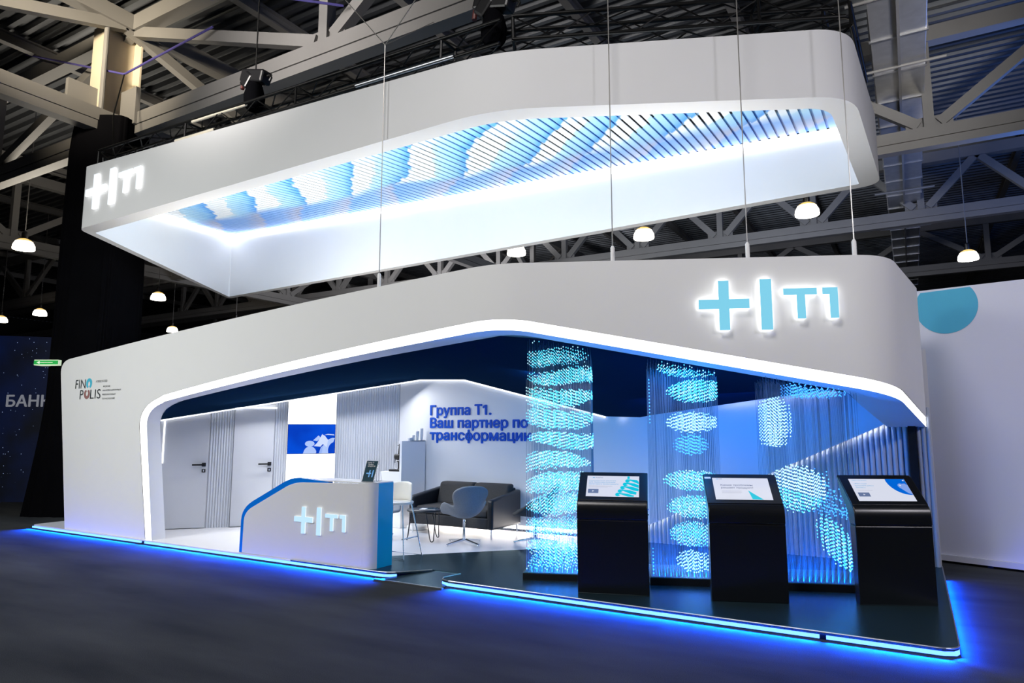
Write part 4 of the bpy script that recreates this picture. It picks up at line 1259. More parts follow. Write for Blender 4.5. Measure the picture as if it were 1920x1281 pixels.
# blue slings
def sling(pts, lab):
    m = MB(); m.tube(pts, 0.022, 6)
    o = build('lifting_sling', m, M['sling'], smooth=60); tag(o, lab, 'sling')
sling([(-18.5, 1.55, 12.0 - 1.2), (-13.62, 1.28, 8.82), (-11.3, 1.6, 9.3)], 'dark blue lifting sling drawn in a V past the cream column')
m = MB(); m.tube([(-13.62, 1.28, 8.82), (-13.3, 0.95, 7.7), (-12.9, 0.8, 6.75)], 0.014, 6); tag(build('hoist_chain', m, M['black_metal']), 'black chain from the blue sling down to the ring truss', 'chain')
sling([(-11.2, 1.45, 9.75), (-8.62, 0.52, 8.42), (-7.9, 1.6, 8.6)], 'dark blue lifting sling in a V above the left chain hoist')

# suspension wires of the fascia
def susp(x, y, z0_, z1_, lab, tops):
    t = thing('suspension_wire', lab, 'wire', (x, y, z0_), 0, 'wires holding the fascia')
    m = MB(); m.tube([(x, y, z0_ + 0.1), (x, y, z1_)], 0.006, 6)
    for q in tops: m.tube([(x, y, z1_), q], 0.006, 6)
    build('steel_cable', m, M['wire'], t)
    m = MB(); m.lathe([(0.022, -0.005), (0.022, 0.15), (0.012, 0.17)], 12, (x, y, z0_)); build('cable_gripper', m, M['grip'], t, smooth=40)
def topz(i): return plan[i][1]
susp(-5.60, 0.045, zt_left(-5.60), 6.42, 'leftmost suspension wire, forked into a V above the ring', [(-6.5, 0.05, 7.5), (-4.9, 0.05, 7.1), (-6.15, 1.83, 7.9)])
def on_ch(x): u = (x + 3.95) / (F2.x - F1.x) * L12; return 0.02 + (x + 3.95) * 1.48 / 3.65, fz(u)[0]
for x, lab in ((-2.807, 'second suspension wire from the left, above the bead curtain'), (-1.54, 'third suspension wire, above the big cyan logo')):
    y_, z_ = on_ch(x); susp(x, y_ + 0.03, z_ - 0.005, 10.9, lab, [])
y_, z_ = on_ch(-0.58); susp(-0.585, y_ + 0.03, z_ - 0.005, 10.9, 'rightmost suspension wire, passing the rounded right corner of the ring', [])

# ------------------------------------------------------------------ light curtains
def curtain(ox, oy, W, Dp, blobs, label, nx, ny):
    t = thing('light_curtain', label, 'light curtain', (ox, oy, PZ), 0, 'hanging light-bead curtains')
    ux = Vector((0.93, 0.367, 0)).normalized(); vy = Vector((-ux.y, ux.x, 0)); o0 = Vector((ox, oy, 0))
    f = lambda u, v, z: o0 + ux * u + vy * v + Vector((0, 0, z))
    m = MB(); m.prism([(0, 0), (W, 0), (W, Dp), (0, Dp)], f, PZ + 0.002, PZ + 0.075); tb = build('base_tray', m, M['black'], t, bevel=0.004)
    m = MB(); m.prism([(0.012, 0.012), (W - 0.012, 0.012), (W - 0.012, Dp - 0.012), (0.012, Dp - 0.012)], f, PZ + 0.075, PZ + 0.079); build('tray_top', m, M['tray_top'], t)
    strings = MB(); beads = [MB(), MB(), MB()]
    px, py = (W - 0.08) / (nx - 1), (Dp - 0.08) / (ny - 1)
    r = 0.0072
    for j in range(ny):
        for i in range(nx):
            u = 0.04 + i * px + (0.5 * px if j % 2 else 0) * (1 if i < nx - 1 else 0)
            v = 0.04 + j * py
            p = f(u, v, 0)
            zc = ceil_z(p.x, p.y) - 0.004
            strings.tube([(p.x, p.y, PZ + 0.078), (p.x, p.y, zc)], 0.0017, 4, caps=False)
            z = PZ + 0.11 + random.random() * 0.01 + (0.02 if (i + j) % 2 else 0)
            while z < zc - 0.01:
                kind = blobs(u / W, v / Dp, z)
                if kind == 0 and random.random() < 0.35: kind = 1
                if kind is not None:
                    b_ = beads[kind]
                    k0 = len(b_.v); q = (p.x, p.y, z)
                    b_.v += [(q[0] + r, q[1], z), (q[0], q[1] + r, z), (q[0] - r, q[1], z), (q[0], q[1] - r, z), (q[0], q[1], z + r * 1.3), (q[0], q[1], z - r * 1.3)]
                    for a, c_ in ((0, 1), (1, 2), (2, 3), (3, 0)):
                        b_.f.append([k0 + a, k0 + c_, k0 + 4]); b_.f.append([k0 + c_, k0 + a, k0 + 5]); b_.m += [0, 0]
                z += 0.035
    build('strings', strings, M['string'], t, kind='stuff')
    for b_, nm, mt in zip(beads, ('cyan_beads', 'white_beads', 'blue_beads'), (M['bead_cyan'], M['bead_white'], M['bead_blue'])):
        if b_.v: build(nm, b_, mt, t, kind='stuff')
    return t


def blob(u, v, z, c, r_):
    return ((u - c[0]) / r_[0]) ** 2 + ((v - c[1]) / r_[1]) ** 2 + ((z - c[2]) / r_[2]) ** 2 < 1


def blobs_a(u, v, z):
    if u > 0.985 and z > 1.6: return 2
    k = z / 0.235
    fr_ = k - math.floor(k); lay = math.floor(k)
    cx = 0.46 + 0.16 * math.sin(lay * 2.3)
    hgt = 0.41 + 0.08 * math.sin(lay * 1.7 + v * 3)
    edge = 1 - ((u - cx) / 0.62) ** 2 - ((v - 0.5) / 0.9) ** 2
    if edge > 0 and abs(fr_ - 0.5 - 0.12 * math.sin(u * 5 + lay + v * 2)) < hgt * math.sqrt(edge) * 1.08: return 0
    return None


def blobs_b(u, v, z):
    if u < 0.07 and v < 0.25 and (z < 0.42 or z > 1.70): return 2
    for c, r_, kd in [((0.66, 0.5, 2.33), (0.5, 0.8, 0.12), 0), ((0.72, 0.5, 2.06), (0.42, 0.7, 0.13), 0), ((0.64, 0.5, 1.72), (0.36, 0.6, 0.12), 1), ((0.62, 0.5, 1.48), (0.24, 0.5, 0.12), 2),
                      ((0.64, 0.4, 1.10), (0.42, 0.6, 0.11), 0), ((0.68, 0.45, 0.82), (0.42, 0.6, 0.12), 0), ((0.60, 0.4, 0.54), (0.32, 0.5, 0.13), 0), ((0.60, 0.35, 0.27), (0.24, 0.45, 0.11), 1)]:
        if blob(u, v, z, c, r_): return kd
    return None


def blobs_c(u, v, z):
    if v < 0.75 and blob(u, 0, z, (0.15, 0, 1.72), (0.16, 1, 0.27)): return 1
    if z > 1.98 and u > 0.30 and u < 0.9: return 2
    if blob(u, v, z, (0.38, 0.45, 1.03), (0.31, 0.5, 0.25)): return 0 if (z + u * 0.3) < 1.12 else 1
    uu = u - 0.74 + (z - 0.50) * 0.45
    if v < 0.6 and (uu / 0.15) ** 2 + ((z - 0.48) / 0.27) ** 2 < 1: return 0
    if u > 0.6 and 0.75 < z < 1.25 and (u - 0.62) * 1.6 < 1.25 - z and random.random() < 0.5: return 2
    return None


curtain(-3.86, 0.44, 0.78, 0.70, blobs_a, 'bead curtain left of the first kiosk, glowing cyan nearly all over', 14, 10)
curtain(-2.62, 0.90, 0.78, 0.70, blobs_b, 'bead curtain between the first and second kiosk with separate glowing cloud layers', 13, 10)
curtain(-1.50, 1.29, 0.95, 0.70, blobs_c, 'bead curtain between the second and third kiosk with a glowing ball and ovals', 17, 10)
for (x, y_) in ((-3.7, 0.95), (-2.45, 1.35), (-1.25, 1.85)):
    pl = bpy.data.lights.new('curtain_glow', 'POINT'); pl.energy = 4; pl.color = (0.02, 0.5, 1.0); pl.shadow_soft_size = 0.3
    po = bpy.data.objects.new('curtain_glow', pl); po.location = (x, y_, 0.9); COL.objects.link(po)

# ------------------------------------------------------------------ kiosks
SA = Vector((0, 0.075, 0.905)); SB = Vector((0, 0.335, 1.128))       # sloping face (y, z), screen lies on it
def kiosk(x, y, rz, label, gfx):
    t = thing('touch_kiosk', label, 'kiosk', (x, y, PZ + 0.002), R(rz), 'black touch kiosks along the platform edge')
    W = 0.345
    f = lambda u, v, d: Vector((d, u, v))
    m = MB(); m.prism([(0.0, 0.0), (0.09, 0.0), (0.12, 0.70), (0.0, 0.70)], f, -W + 0.001, W - 0.001); build('pedestal', m, M['kiosk'], t, world=False, bevel=0.008)
    prof = [(-0.003, 0.706), (-0.004, 0.78), (0.004, 0.835), (0.03, 0.872)] + [(0.035 + 0.31 * k / 6, 0.877 + 0.2627 * k / 6) for k in range(7)]
    prof += [(0.362, 1.134), (0.366, 1.115), (0.29, 0.99), (0.16, 0.82), (0.12, 0.706)]
    m = MB(); m.prism(prof, f, -W, W); hb = build('housing', m, M['kiosk'], t, world=False, bevel=0.012, smooth=30)
    m = MB(); m.prism([(-0.001, 0.700), (0.115, 0.700), (0.115, 0.706), (-0.001, 0.706)], f, -W + 0.004, W - 0.004); build('shadow_gap', m, M['black_metal'], t, world=False)
    sl = Vector((0, 0.31, 0.2627)).normalized(); nn = Vector((0, sl.z, -sl.y)) * 1.0            # into the body
    base = Vector((0, 0.035, 0.877))
    g = lambda u, v, d: base + Vector((u, 0, 0)) + sl * v + nn * d
    rr_ = 0.035; x0, x1, y0_, y1_ = -W + 0.004, W - 0.004, 0.012, 0.40
    corner = arc((x1 - rr_, y1_ - rr_), rr_, 0, 90) + arc((x0 + rr_, y1_ - rr_), rr_, 90, 180) + [(x0, y0_), (x1, y0_)]
    m = MB(); m.prism(corner, g, -0.006, 0.004); build('screen_bezel', m, M['kiosk'], t, world=False, bevel=0.002)
    SX, SY0, SY1 = 0.262, 0.058, 0.345
    m = MB(); m.prism([(-SX, SY0), (SX, SY0), (SX, SY1), (-SX, SY1)], g, -0.0075, -0.006); sc = build('screen', m, M['screen_white'], t, world=False)
    for side in (1,):
        m = MB()
        for zz in (0.75, 0.80): m.tube([(side * (W - 0.001), 0.10, zz), (side * (W + 0.006), 0.10, zz)], 0.007, 8)
        build('side_screws', m, M['chrome'], t, world=False)
    h = lambda u, v, d: g(-SX + u * 2 * SX, SY0 + v * (SY1 - SY0), d - 0.0078)
    def shape(nm, poly, mt, lift=0.0004):
        m = MB(); m.prism(poly, h, -lift, 0.0); c = build(nm, m, mt, sc, world=False)
        return c
    def words(nm, txt, u, v, wd, ht, mt, base=None):
        m = put_text(txt, lambda a, b, d: h(a, b, d - 0.0005), u, v, width=wd, height=ht, depth=0.0005); return build(nm, m, mt, sc, world=False)
    gfx(shape, words)
    return t, g


def gfx1(shape, words):
    words('brand_line', 'T1', 0.04, 0.885, 0.035, 0.045, M['screen_grey'])
    shape('brand_mark', [(0.10, 0.88), (0.125, 0.90), (0.15, 0.88), (0.14, 0.91), (0.15, 0.94), (0.125, 0.92), (0.10, 0.94), (0.11, 0.91)], M['screen_text'])
    words('brand_name', 'KeepTax', 0.165, 0.875, 0.14, 0.06, M['screen_navy'])
    for i, (tx, wd) in enumerate((('Комплексное решение', 0.52), ('для перехода в режим', 0.505), ('налогового мониторинга', 0.565))):
        words('headline', tx, 0.04, 0.72 - i * 0.088, wd, 0.07, M['screen_text'])
    shape('paragraph', [(0.04, 0.50), (0.48, 0.50), (0.48, 0.512), (0.04, 0.512)], M['screen_grey']); shape('paragraph', [(0.04, 0.465), (0.50, 0.465), (0.50, 0.477), (0.04, 0.477)], M['screen_grey'])
    shape('paragraph', [(0.04, 0.43), (0.40, 0.43), (0.40, 0.442), (0.04, 0.442)], M['screen_grey'])
    shape('video_button', [(0.035, 0.15), (0.235, 0.15), (0.235, 0.345), (0.035, 0.345)], M['screen_slate'])
    shape('play_icon', [(0.115, 0.215), (0.155, 0.25), (0.115, 0.285)], M['screen_white'], 0.0008)
    for k in range(5):
        cx, cy, L_ = 0.60 + 0.045 * k, 0.10 + 0.165 * k, 0.30
        pts = []
        for q in range(13):
            a = R(100 + 15 * q); pts.append((cx + 0.045 * math.cos(a), cy + 0.085 * math.sin(a)))
        e = [(min(cx + 0.30, 0.995), max(cy - 0.19, 0.005)), (min(cx + 0.30, 0.995), max(cy - 0.07, 0.03))]
        lo = (cx + 0.02, max(cy - 0.075, 0.004))
        poly = [(cx + 0.0, cy + 0.085)] + [(max(p[0], 0.545), max(p[1], 0.004)) for p in pts] + [(cx + 0.05, max(cy - 0.05, 0.004)), (cx + 0.02, cy + 0.005), (cx + 0.06, cy + 0.01)] + [(min(cx + 0.2, 0.995), max(cy - 0.13, 0.006)), (min(cx + 0.30, 0.995), max(cy - 0.16, 0.006)), (min(cx + 0.31, 0.995), max(cy - 0.04, 0.05)), (min(cx + 0.18, 0.99), max(cy + 0.05, 0.05))]
        shape('spiral_coil', poly, M['screen_cyan'], 0.0004 + 0.0001 * k)
    shape('spiral_coil', [(0.775, 0.86), (0.82, 0.86), (0.82, 0.99), (0.775, 0.99)], M['screen_cyan'], 0.0004)


def gfx2(shape, words):
    words('brand_line', 'T1', 0.03, 0.93, 0.03, 0.035, M['screen_grey']); shape('brand_mark', [(0.075, 0.93), (0.10, 0.93), (0.10, 0.965), (0.075, 0.965)], M['screen_text'])
    shape('brand_name', [(0.11, 0.938), (0.175, 0.938), (0.175, 0.958), (0.11, 0.958)], M['screen_slate'])
    words('headline', 'Какие проблемы', 0.13, 0.60, 0.57, 0.105, M['screen_navy']); words('headline', 'решает продукт?', 0.13, 0.475, 0.57, 0.105, M['screen_navy'])
    for k in range(4): shape('paragraph', [(0.13, 0.385 - 0.032 * k), (0.49 - 0.02 * (k % 2), 0.385 - 0.032 * k), (0.49 - 0.02 * (k % 2), 0.395 - 0.032 * k), (0.13, 0.395 - 0.032 * k)], M['screen_grey'])
    shape('cyan_triangle', [(0.60, 0.42), (0.645, 0.02), (0.84, 0.005)], M['screen_cyan'])


def gfx3(shape, words):
    words('brand_line', 'СФЕРА.ПЛАТФОРМА', 0.045, 0.90, 0.27, 0.045, M['screen_text'])
    for i, (tx, wd) in enumerate((('СФЕРА создает', 0.23), ('корпоративной ценности', 0.33), ('бизнесу', 0.17))):
        words('headline', tx, 0.06, 0.74 - i * 0.09, wd, 0.06, M['screen_text'])
    shape('paragraph', [(0.06, 0.46), (0.33, 0.46), (0.33, 0.475), (0.06, 0.475)], M['screen_grey'])
    shape('video_button', [(0.045, 0.19), (0.245, 0.19), (0.245, 0.37), (0.045, 0.37)], M['screen_slate']); shape('play_icon', [(0.13, 0.25), (0.165, 0.28), (0.13, 0.31)], M['screen_white'], 0.0008)
    pts = [(0.655, 0.997)] + [(0.985 + 0.335 * math.cos(R(180 + 90 * k / 14)), 0.93 + 0.66 * math.sin(R(180 + 90 * k / 14))) for k in range(15)] + [(0.997, 0.27), (0.997, 0.997)]
    shape('blue_disc', pts, M['screen_blue'])
    pts = [(0.875 + 0.055 * math.cos(R(60 + 150 * k / 10)), 0.68 + 0.11 * math.sin(R(60 + 150 * k / 10))) for k in range(11)] + [(0.93, 0.36), (0.995, 0.29), (0.995, 0.70), (0.96, 0.79)]
    shape('drop', pts, M['screen_drop'], 0.0008)
    shape('drop_highlight', ell(0.865, 0.70, 0.014, 0.03, n=14), M['screen_white'], 0.0012)
    shape('menu_dot', ell(0.965, 0.93, 0.016, 0.03, n=14), M['screen_white'], 0.0012)


kiosk(-2.79, 0.32, 18, 'leftmost black kiosk, its screen showing a cyan spiral coil', gfx1)
k2, g2 = kiosk(-1.587, 0.675, 22, 'middle black kiosk, its screen showing a question and a cyan triangle', gfx2)
m = MB(); m.prism([(-0.335, 0.335), (-0.275, 0.335), (-0.275, 0.36), (-0.335, 0.36)], g2, -0.0068, -0.006); build('sticker', m, M['sticker'], k2, world=False, label='small silver sticker')
kiosk(-0.40, 1.225, 27, 'rightmost black kiosk, its screen showing a blue disc with a drop', gfx3)

# ------------------------------------------------------------------ reception desk
DK = thing('reception_desk', 'white reception desk with a sloped left end and blue edge', 'desk', (-6.6, 0.3, PZ))
fy = lambda u, v, d: Vector((u, d, v))
XR = -5.72
def desk_profile(g, x_end):
    pts = [(-7.775 - g, PZ + 0.004)]
    pts += [tuple(q) for q in bez(Vector((-7.765 - g, 0.47)), Vector((-7.76 - g, 0.585 + g * 0.5)), Vector((-7.60 - g * 0.5, 0.655 + g * 0.85)), 6)]
    pts += [tuple(q) for q in bez(Vector((-7.02 - g * 0.45, 0.925 + g * 0.88)), Vector((-6.88, 0.99 + g)), Vector((-6.72, 0.995 + g * 0.6)), 6)]
    return pts + [(x_end, 1.018), (x_end, PZ + 0.004)]
m = MB(); m.prism(desk_profile(0, XR), fy, 0.012, 0.03)
build('front_panel', m, M['desk_white'], DK, bevel=0.003)
m = MB()
c0 = [(XR, 0.012)] + arc((-5.70, 0.132), 0.12, 270, 348, 8)
vs = [(x, y_, z) for z in (PZ + 0.004, 1.018) for x, y_ in c0]
nn_ = len(c0); fs = [(i, i + 1, i + 1 + nn_, i + nn_) for i in range(nn_ - 1)]
m.add(vs, fs)
build('rounded_corner', m, M['desk_white'], DK, smooth=60)
xa, ya_ = c0[-1]
m = MB(); m.box(xa - 0.03, xa, ya_, 0.37, PZ + 0.004, 1.018)
build('side_panel', m, M['desk_side'], DK)
m = MB(); pb = desk_profile(0.075, -6.3); m.prism(pb[:-2] + [(-6.3, 1.016), (-6.3, 0.90), (-6.9, 0.86), (-7.5, 0.58), (-7.68, 0.46), (-7.68, PZ + 0.004)], fy, 0.031, 0.10)
build('blue_edge', m, M['desk_blue'], DK)
m = MB(); m.prism([(-6.70, 0.035), (XR, 0.035)] + [(x - 0.002, y_ + 0.004) for x, y_ in c0[1:]] + [(xa - 0.002, 0.37), (-6.70, 0.37)], lambda u, v, d: Vector((u, v, d)), 1.0185, 1.030)
build('counter_top', m, M['desk_white'], DK)
m = MB(); m.box(-7.66, -5.66, 0.12, 0.37, 0.52, 0.55); m.box(-7.68, -7.655, 0.101, 0.37, PZ + 0.004, 0.52)
build('inner_shelf', m, M['desk_white'], DK)
fm = plane_map((-6.82, 0.012, 0.385), (1, 0, 0), (0, 1, 0))
logo(DK, fm, 0.325, M['logo_desk'], M['logo_soft'], 0.022, label='pale glowing logo of a plus, a bar and T1')

# leaflet holder on the desk
LH = thing('leaflet_holder', 'clear tilted leaflet holder with a teal leaflet standing on the desk', 'holder', (-5.80, 0.20, 1.031), R(8))
fa = lambda u, v, d: Vector((u, -0.05 + v * 0.42 + d, v))
m = MB(); m.prism([(-0.08, 0.0), (0.08, 0.0), (0.08, 0.235), (-0.08, 0.235)], fa, 0.0, 0.004); build('leaflet', m, M['leaflet'], LH, world=False)
lf = LH.children[0]
def lsub(nm, poly, mt):
    m = MB(); m.prism(poly, fa, -0.0015, 0.0); build(nm, m, mt, lf, world=False)
lsub('cross_print', [(-0.045, 0.085), (-0.01, 0.085), (-0.01, 0.05), (0.005, 0.05), (0.005, 0.085), (0.02, 0.085), (0.02, 0.10), (0.005, 0.10), (0.005, 0.13), (-0.01, 0.13), (-0.01, 0.10), (-0.045, 0.10)], M['leaflet_blue'])
lsub('bar_print', [(0.035, 0.05), (0.05, 0.05), (0.05, 0.13), (0.035, 0.13)], M['leaflet_blue'])
build('title', put_text('Группа Т1', lambda a, b, d: fa(a, b, d - 0.001), -0.065, 0.205, width=0.09, height=0.018, depth=0.001), M['paper'], lf, world=False)
build('title', put_text('Портфель', lambda a, b, d: fa(a, b, d - 0.001), -0.050, 0.185, width=0.075, height=0.017, depth=0.001), M['paper'], lf, world=False)
build('title', put_text('продуктов', lambda a, b, d: fa(a, b, d - 0.001), -0.050, 0.165, width=0.105, height=0.017, depth=0.001), M['paper'], lf, world=False)
m = MB(); m.prism([(-0.085, 0.0), (0.085, 0.0), (0.085, 0.245), (-0.085, 0.245)], fa, 0.006, 0.008); m.box(-0.085, 0.085, -0.065, 0.12, 0.0, 0.003)
build('front_sheet', m, M['acrylic'], LH, world=False)
m = MB()
for x in (-0.083, 0.083): m.tube([(x, 0.05, 0.242), (x, 0.125, 0.003)], 0.0025, 6); m.tube([(x, -0.055, 0.003), (x, 0.05, 0.242)], 0.0025, 6)
m.tube([(-0.085, 0.05, 0.243), (0.085, 0.05, 0.243)], 0.003, 6)
build('edge_strips', m, M['paper'], LH, world=False)

# ------------------------------------------------------------------ lounge furniture
# coffee cabinet with a tall side panel
CB = thing('coffee_cabinet', 'white coffee cabinet with a tall side panel in the wall corner', 'cabinet', (-7.63, 3.05, PZ))
m = MB(); m.box(-7.87, -7.45, 2.76, YW - 0.03, PZ + 0.003, 0.95); build('lower_body', m, M['wall_white'], CB, bevel=0.004)
m = MB(); m.box(-7.45, -7.405, 2.74, YW - 0.03, PZ + 0.003, 1.452); build('side_panel', m, M['wall_white'], CB, bevel=0.003)
m = MB(); m.box(-7.87, -7.45, 3.22, YW - 0.03, 0.95, 1.44); build('back_panel', m, M['wall_white'], CB)
m = MB(); m.box(-7.60, -7.405, 2.95, YW - 0.03, 1.44, 1.452); build('top_shelf', m, M['wall_white'], CB)
m = MB(); m.box(-7.86, -7.46, 2.752, 2.758, PZ + 0.06, 0.93); build('cabinet_door', m, M['wall_white'], CB)
CM = thing('coffee_machine', 'black and white coffee machine standing in the cabinet niche', 'coffee machine', (-7.58, 2.95, 0.952))
m = MB(); m.box(-7.72, -7.455, 2.80, 3.15, 0.952, 0.985); build('drip_tray', m, M['black'], CM, bevel=0.004)
m = MB(); m.box(-7.64, -7.46, 2.93, 3.18, 0.985, 1.12); build('body', m, M['black'], CM, bevel=0.008)
m = MB(); m.box(-7.655, -7.455, 2.94, 3.18, 1.12, 1.365); build('white_housing', m, M['paper'], CM, bevel=0.006)
m = MB(); m.prism([(2.86, 1.10), (2.94, 1.10), (2.96, 1.40), (2.90, 1.40)], lambda u, v, d: Vector((d, u, v)), -7.60, -7.49); build('display_tower', m, M['black'], CM, bevel=0.006)
m = MB(); m.tube([(-7.64, 2.86, 1.19), (-7.56, 2.88, 1.19)], 0.045, 14); build('brew_head', m, M['black'], CM, smooth=40)
m = MB(); m.tube([(-7.63, 2.85, 1.15), (-7.63, 2.85, 1.09)], 0.012, 8); m.tube([(-7.60, 2.85, 1.14), (-7.54, 2.85, 1.13)], 0.01, 8); build('spout', m, M['chrome'], CM)
m = MB(); m.tube([(-7.635, 2.9, 1.10), (-7.64, 2.85, 1.06), (-7.62, 2.82, 1.02), (-7.56, 2.81, 0.99)], 0.005, 6); build('milk_tube', m, M['robot'], CM)
m = MB(); m.box(-7.655, -7.5, 2.93, 3.1, 1.366, 1.374); build('lid', m, M['black'], CM)
m = MB(); m.box(-7.56, -7.455, 2.98, 3.12, 1.375, 1.41); build('bean_hopper', m, M['blue_lid'], CM)
cup0 = None
for (dy, n_c, sz, lab) in ((3.305, 6, 1.0, 'tallest stack of white paper cups on the coffee cabinet'), (3.19, 4, 1.0, 'second tallest stack of white paper cups on the coffee cabinet'),
                          (3.085, 1, 1.0, 'single white paper cup between the stacks and the cabinet front'), (3.02, 1, 0.55, 'low white sugar pot near the front of the cabinet top'), (2.975, 1, 0.45, 'lowest white pot at the front of the cabinet top')):
    m = MB()
    for k in range(n_c):
        z0_ = 1.453 + k * 0.022
        m.lathe([(0.026, 0), (0.036, 0.085 * sz), (0.038, 0.085 * sz), (0.038, 0.09 * sz)], 18, (-7.455, dy, z0_))
    o = build('paper_cup_stack' if n_c > 1 else 'paper_cup', m, M['cup'], smooth=35); tag(o, lab, 'cups' if n_c > 1 else 'cup', 'cups on the coffee cabinet')

# sofa
SF = thing('sofa', 'charcoal two-seat sofa with black leather arms against the white wall', 'sofa', (-6.25, 2.85, PZ))
X0, X1 = -7.02, -5.49
for a, b in ((X0 + 0.11, (X0 + X1) / 2 - 0.006), ((X0 + X1) / 2 + 0.006, X1 - 0.11)):
    m = MB(); m.box(a, b, 2.50, 3.12, 0.36, 0.475); build('seat_cushion', m, M['sofa'], SF, bevel=0.035, segs=4, smooth=50)
    m = MB(); m.add([(a, 3.02, 0.45), (b, 3.02, 0.45), (b, 3.20, 0.45), (a, 3.20, 0.45), (a, 3.12, 0.80), (b, 3.12, 0.80), (b, 3.30, 0.80), (a, 3.30, 0.80)],
                    [(0, 3, 2, 1), (4, 5, 6, 7), (0, 1, 5, 4), (1, 2, 6, 5), (2, 3, 7, 6), (3, 0, 4, 7)])
    build('back_cushion', m, M['sofa'], SF, bevel=0.045, segs=4, smooth=50)
for a, b in ((X0, X0 + 0.10), (X1 - 0.10, X1)):
    m = MB(); m.prism([(2.46, 0.20), (3.30, 0.20), (3.30, 0.72), (2.46, 0.62)], lambda u, v, d: Vector((d, u, v)), a, b); build('armrest', m, M['sofa_leather'], SF, bevel=0.03, segs=4, smooth=50)
m = MB(); m.box(X0 + 0.10, X1 - 0.10, 2.49, 3.28, 0.20, 0.355); m.box(X0 + 0.1, X1 - 0.1, 3.20, 3.31, 0.355, 0.74); build('frame', m, M['sofa'], SF, bevel=0.015)
for x in (X0 + 0.05, X1 - 0.05):
    for y_ in (2.51, 3.25):
        m = MB(); m.tube([(x, y_, 0.20), (x, y_, PZ + 0.001)], [0.016, 0.011], 10); build('leg', m, M['chrome'], SF, smooth=60)

# coffee table
TB = thing('coffee_table', 'black round coffee table on hairpin legs in front of the sofa', 'table', (-6.36, 2.02, PZ))
m = MB(); m.lathe([(0.255, 0.0), (0.265, 0.008), (0.265, 0.022), (0.255, 0.03)], 40, (-6.36, 2.02, 0.47)); build('table_top', m, M['table_black'], TB, smooth=40)
for a in (215, 330, 80):
    cx, cy = -6.36 + 0.20 * math.cos(R(a)), 2.02 + 0.20 * math.sin(R(a)); dx, dy = math.cos(R(a + 90)), math.sin(R(a + 90)); ox, oy = math.cos(R(a)) * 0.055, math.sin(R(a)) * 0.055
    pts = [(cx + dx * 0.075, cy + dy * 0.075, 0.47), (cx + ox * 0.8 + dx * 0.03, cy + oy * 0.8 + dy * 0.03, PZ + 0.06)]
    pts += [(cx + ox + dx * 0.025 * math.cos(R(k)), cy + oy + dy * 0.025 * math.cos(R(k)), PZ + 0.034 - 0.026 * math.sin(R(k))) for k in (10, 50, 90, 130, 170)]
    pts += [(cx + ox * 0.8 - dx * 0.03, cy + oy * 0.8 - dy * 0.03, PZ + 0.06), (cx - dx * 0.075, cy - dy * 0.075, 0.47)]
    m = MB(); m.tube(pts, 0.0075, 8); build('leg', m, M['table_black'], TB, smooth=60)
BR = thing('brochure', 'blue and white brochure lying on the black coffee table', 'brochure', (-6.28, 1.98, 0.501), R(20))
m = MB(); m.box(-0.11, 0.13, -0.07, 0.08, 0.0, 0.008); build('pages', m, M['paper'], BR, world=False)
m = MB(); m.box(-0.02, 0.13, -0.07, 0.08, 0.008, 0.010); build('blue_cover', m, M['leaflet'], BR, world=False)


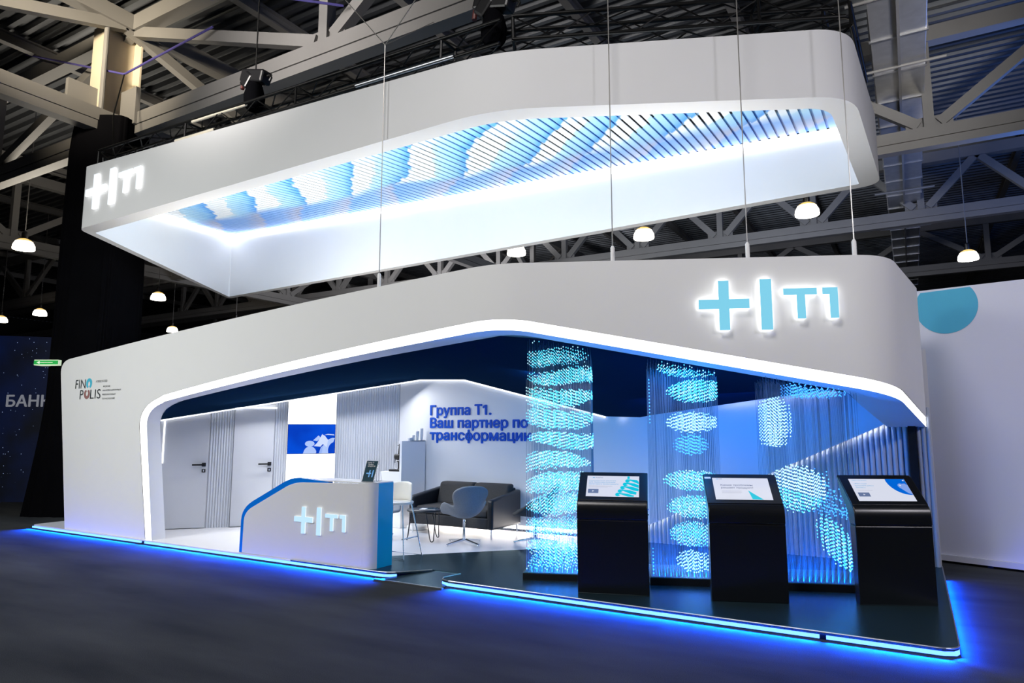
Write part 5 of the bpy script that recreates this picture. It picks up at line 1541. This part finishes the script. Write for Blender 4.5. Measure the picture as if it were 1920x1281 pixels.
# swan-shaped swivel chair
def swan_chair(x, y, rz, label, shell_mat):
    t = thing('swivel_chair', label, 'chair', (x, y, PZ + 0.001), R(rz), 'grey shell swivel chairs in the lounge')
    # rows from seat front (0) over the seat to the top of the back (1); local +x is the way the chair faces
    rows = [  # x, z, half width, edge lift, edge dx
        (0.30, 0.385, 0.20, 0.00, 0.00), (0.24, 0.375, 0.26, 0.02, 0.0), (0.14, 0.36, 0.31, 0.10, 0.02), (0.02, 0.345, 0.345, 0.20, 0.03),
        (-0.10, 0.35, 0.335, 0.235, 0.04), (-0.18, 0.38, 0.285, 0.17, 0.06), (-0.235, 0.43, 0.235, 0.10, 0.08), (-0.265, 0.50, 0.225, 0.05, 0.085),
        (-0.285, 0.58, 0.25, 0.025, 0.08), (-0.305, 0.66, 0.275, 0.01, 0.07), (-0.33, 0.74, 0.265, -0.01, 0.055), (-0.345, 0.79, 0.21, -0.02, 0.03), (-0.35, 0.805, 0.12, -0.005, 0.01)]
    m = MB(); vs = []; K = 13
    for (px, pz, hw, lift, dx) in rows:
        for k in range(K):
            s_ = -1 + 2 * k / (K - 1)
            vs.append((px + dx * s_ * s_, hw * s_, pz + lift * abs(s_) ** 2.4))
    fs = []
    for i in range(len(rows) - 1):
        for k in range(K - 1):
            a = i * K + k; fs.append((a, a + 1, a + K + 1, a + K))
    m.add(vs, fs)
    sh = build('seat_shell', m, shell_mat, t, world=False, smooth=80)
    so = sh.modifiers.new('solid', 'SOLIDIFY'); so.thickness = 0.045; so.offset = -1
    ss = sh.modifiers.new('sub', 'SUBSURF'); ss.levels = 2; ss.render_levels = 2
    m = MB(); m.lathe([(0.022, 0.06), (0.022, 0.20), (0.016, 0.20), (0.016, 0.335)], 14); build('post', m, M['chrome'], t, world=False, smooth=40)
    m = MB()
    for a in (20, 110, 200, 290):
        d_ = Vector((math.cos(R(a)), math.sin(R(a)), 0)); sd = Vector((-d_.y, d_.x, 0))
        tip = d_ * 0.31; z1, z0_ = 0.075, 0.018
        m.add([d_ * 0.0 + sd * 0.026 + Vector((0, 0, z1)), d_ * 0.0 - sd * 0.026 + Vector((0, 0, z1)), tip - sd * 0.018 + Vector((0, 0, 0.028)), tip + sd * 0.018 + Vector((0, 0, 0.028)),
               sd * 0.022 + Vector((0, 0, 0.045)), -sd * 0.022 + Vector((0, 0, 0.045)), tip - sd * 0.016 + Vector((0, 0, 0.012)), tip + sd * 0.016 + Vector((0, 0, 0.012))],
              [(0, 3, 2, 1), (4, 5, 6, 7), (0, 1, 5, 4), (2, 3, 7, 6), (0, 4, 7, 3), (1, 2, 6, 5)])
        m.lathe([(0.014, 0.0), (0.014, 0.014)], 10, tuple(tip * 0.95))
    build('star_base', m, M['chrome'], t, world=False, bevel=0.004)
    return t
swan_chair(-5.69, 2.03, 145, 'grey shell swivel chair in front of the sofa, turned to the coffee table', M['grey_fabric'])
swan_chair(-7.02, 1.75, -25, 'grey shell swivel chair half hidden behind the reception desk', M['grey_fabric'])
swan_chair(-4.88, 2.62, 200, 'dark swivel chair seen dimly through the left bead curtain', M['sofa'])

# white bar stool behind the desk
ST = thing('bar_stool', 'cream-backed bar stool on a chrome sled frame behind the desk', 'stool', (-5.86, 0.86, PZ))
m = MB(); vs = []; rows = []
for i in range(7):
    z = 0.74 + 0.235 * i / 6; w_ = 0.20 - 0.02 * (i / 6) ** 2
    for k in range(9):
        s_ = -1 + 2 * k / 8; vs.append((-5.90 + w_ * s_, 0.98 - 0.10 * s_ * s_ + 0.03 * i / 6, z - 0.012 * s_ * s_ * (1 if i in (0, 6) else 0)))
fs = [(i * 9 + k, i * 9 + k + 1, i * 9 + k + 10, i * 9 + k + 9) for i in range(6) for k in range(8)]
m.add(vs, fs); sh = build('backrest', m, M['stool_white'], ST, smooth=80)
q = sh.modifiers.new('solid', 'SOLIDIFY'); q.thickness = 0.028; q = sh.modifiers.new('sub', 'SUBSURF'); q.levels = 1; q.render_levels = 1
m = MB(); m.lathe([(0.12, 0), (0.185, 0.012), (0.19, 0.035), (0.16, 0.05)], 28, (-5.90, 0.86, 0.695)); build('seat', m, M['stool_white'], ST, smooth=50)
for y_ in (0.66, 1.02):
    m = MB(); m.tube([(-6.05, y_ * 0.5 + 0.42, 0.70), (-6.16, y_, PZ + 0.012), (-5.64, y_, PZ + 0.012), (-5.75, y_ * 0.5 + 0.42, 0.70)], 0.009, 8); build('sled_leg', m, M['chrome'], ST, smooth=60)
m = MB(); m.tube([(-6.10, 0.68, 0.30), (-6.10, 1.0, 0.30)], 0.008, 8); m.tube([(-5.695, 0.68, 0.30), (-5.695, 1.0, 0.30)], 0.008, 8); build('footrest', m, M['chrome'], ST)

m = MB(); m.lathe([(0.15, 0), (0.17, 0.012), (0.17, 0.05), (0.15, 0.065), (0.05, 0.07)], 32, (-7.12, 2.82, PZ + 0.002)); o = build('robot_vacuum', m, M['robot'], smooth=40)
tag(o, 'low round white disc on the floor left of the sofa', 'floor device')
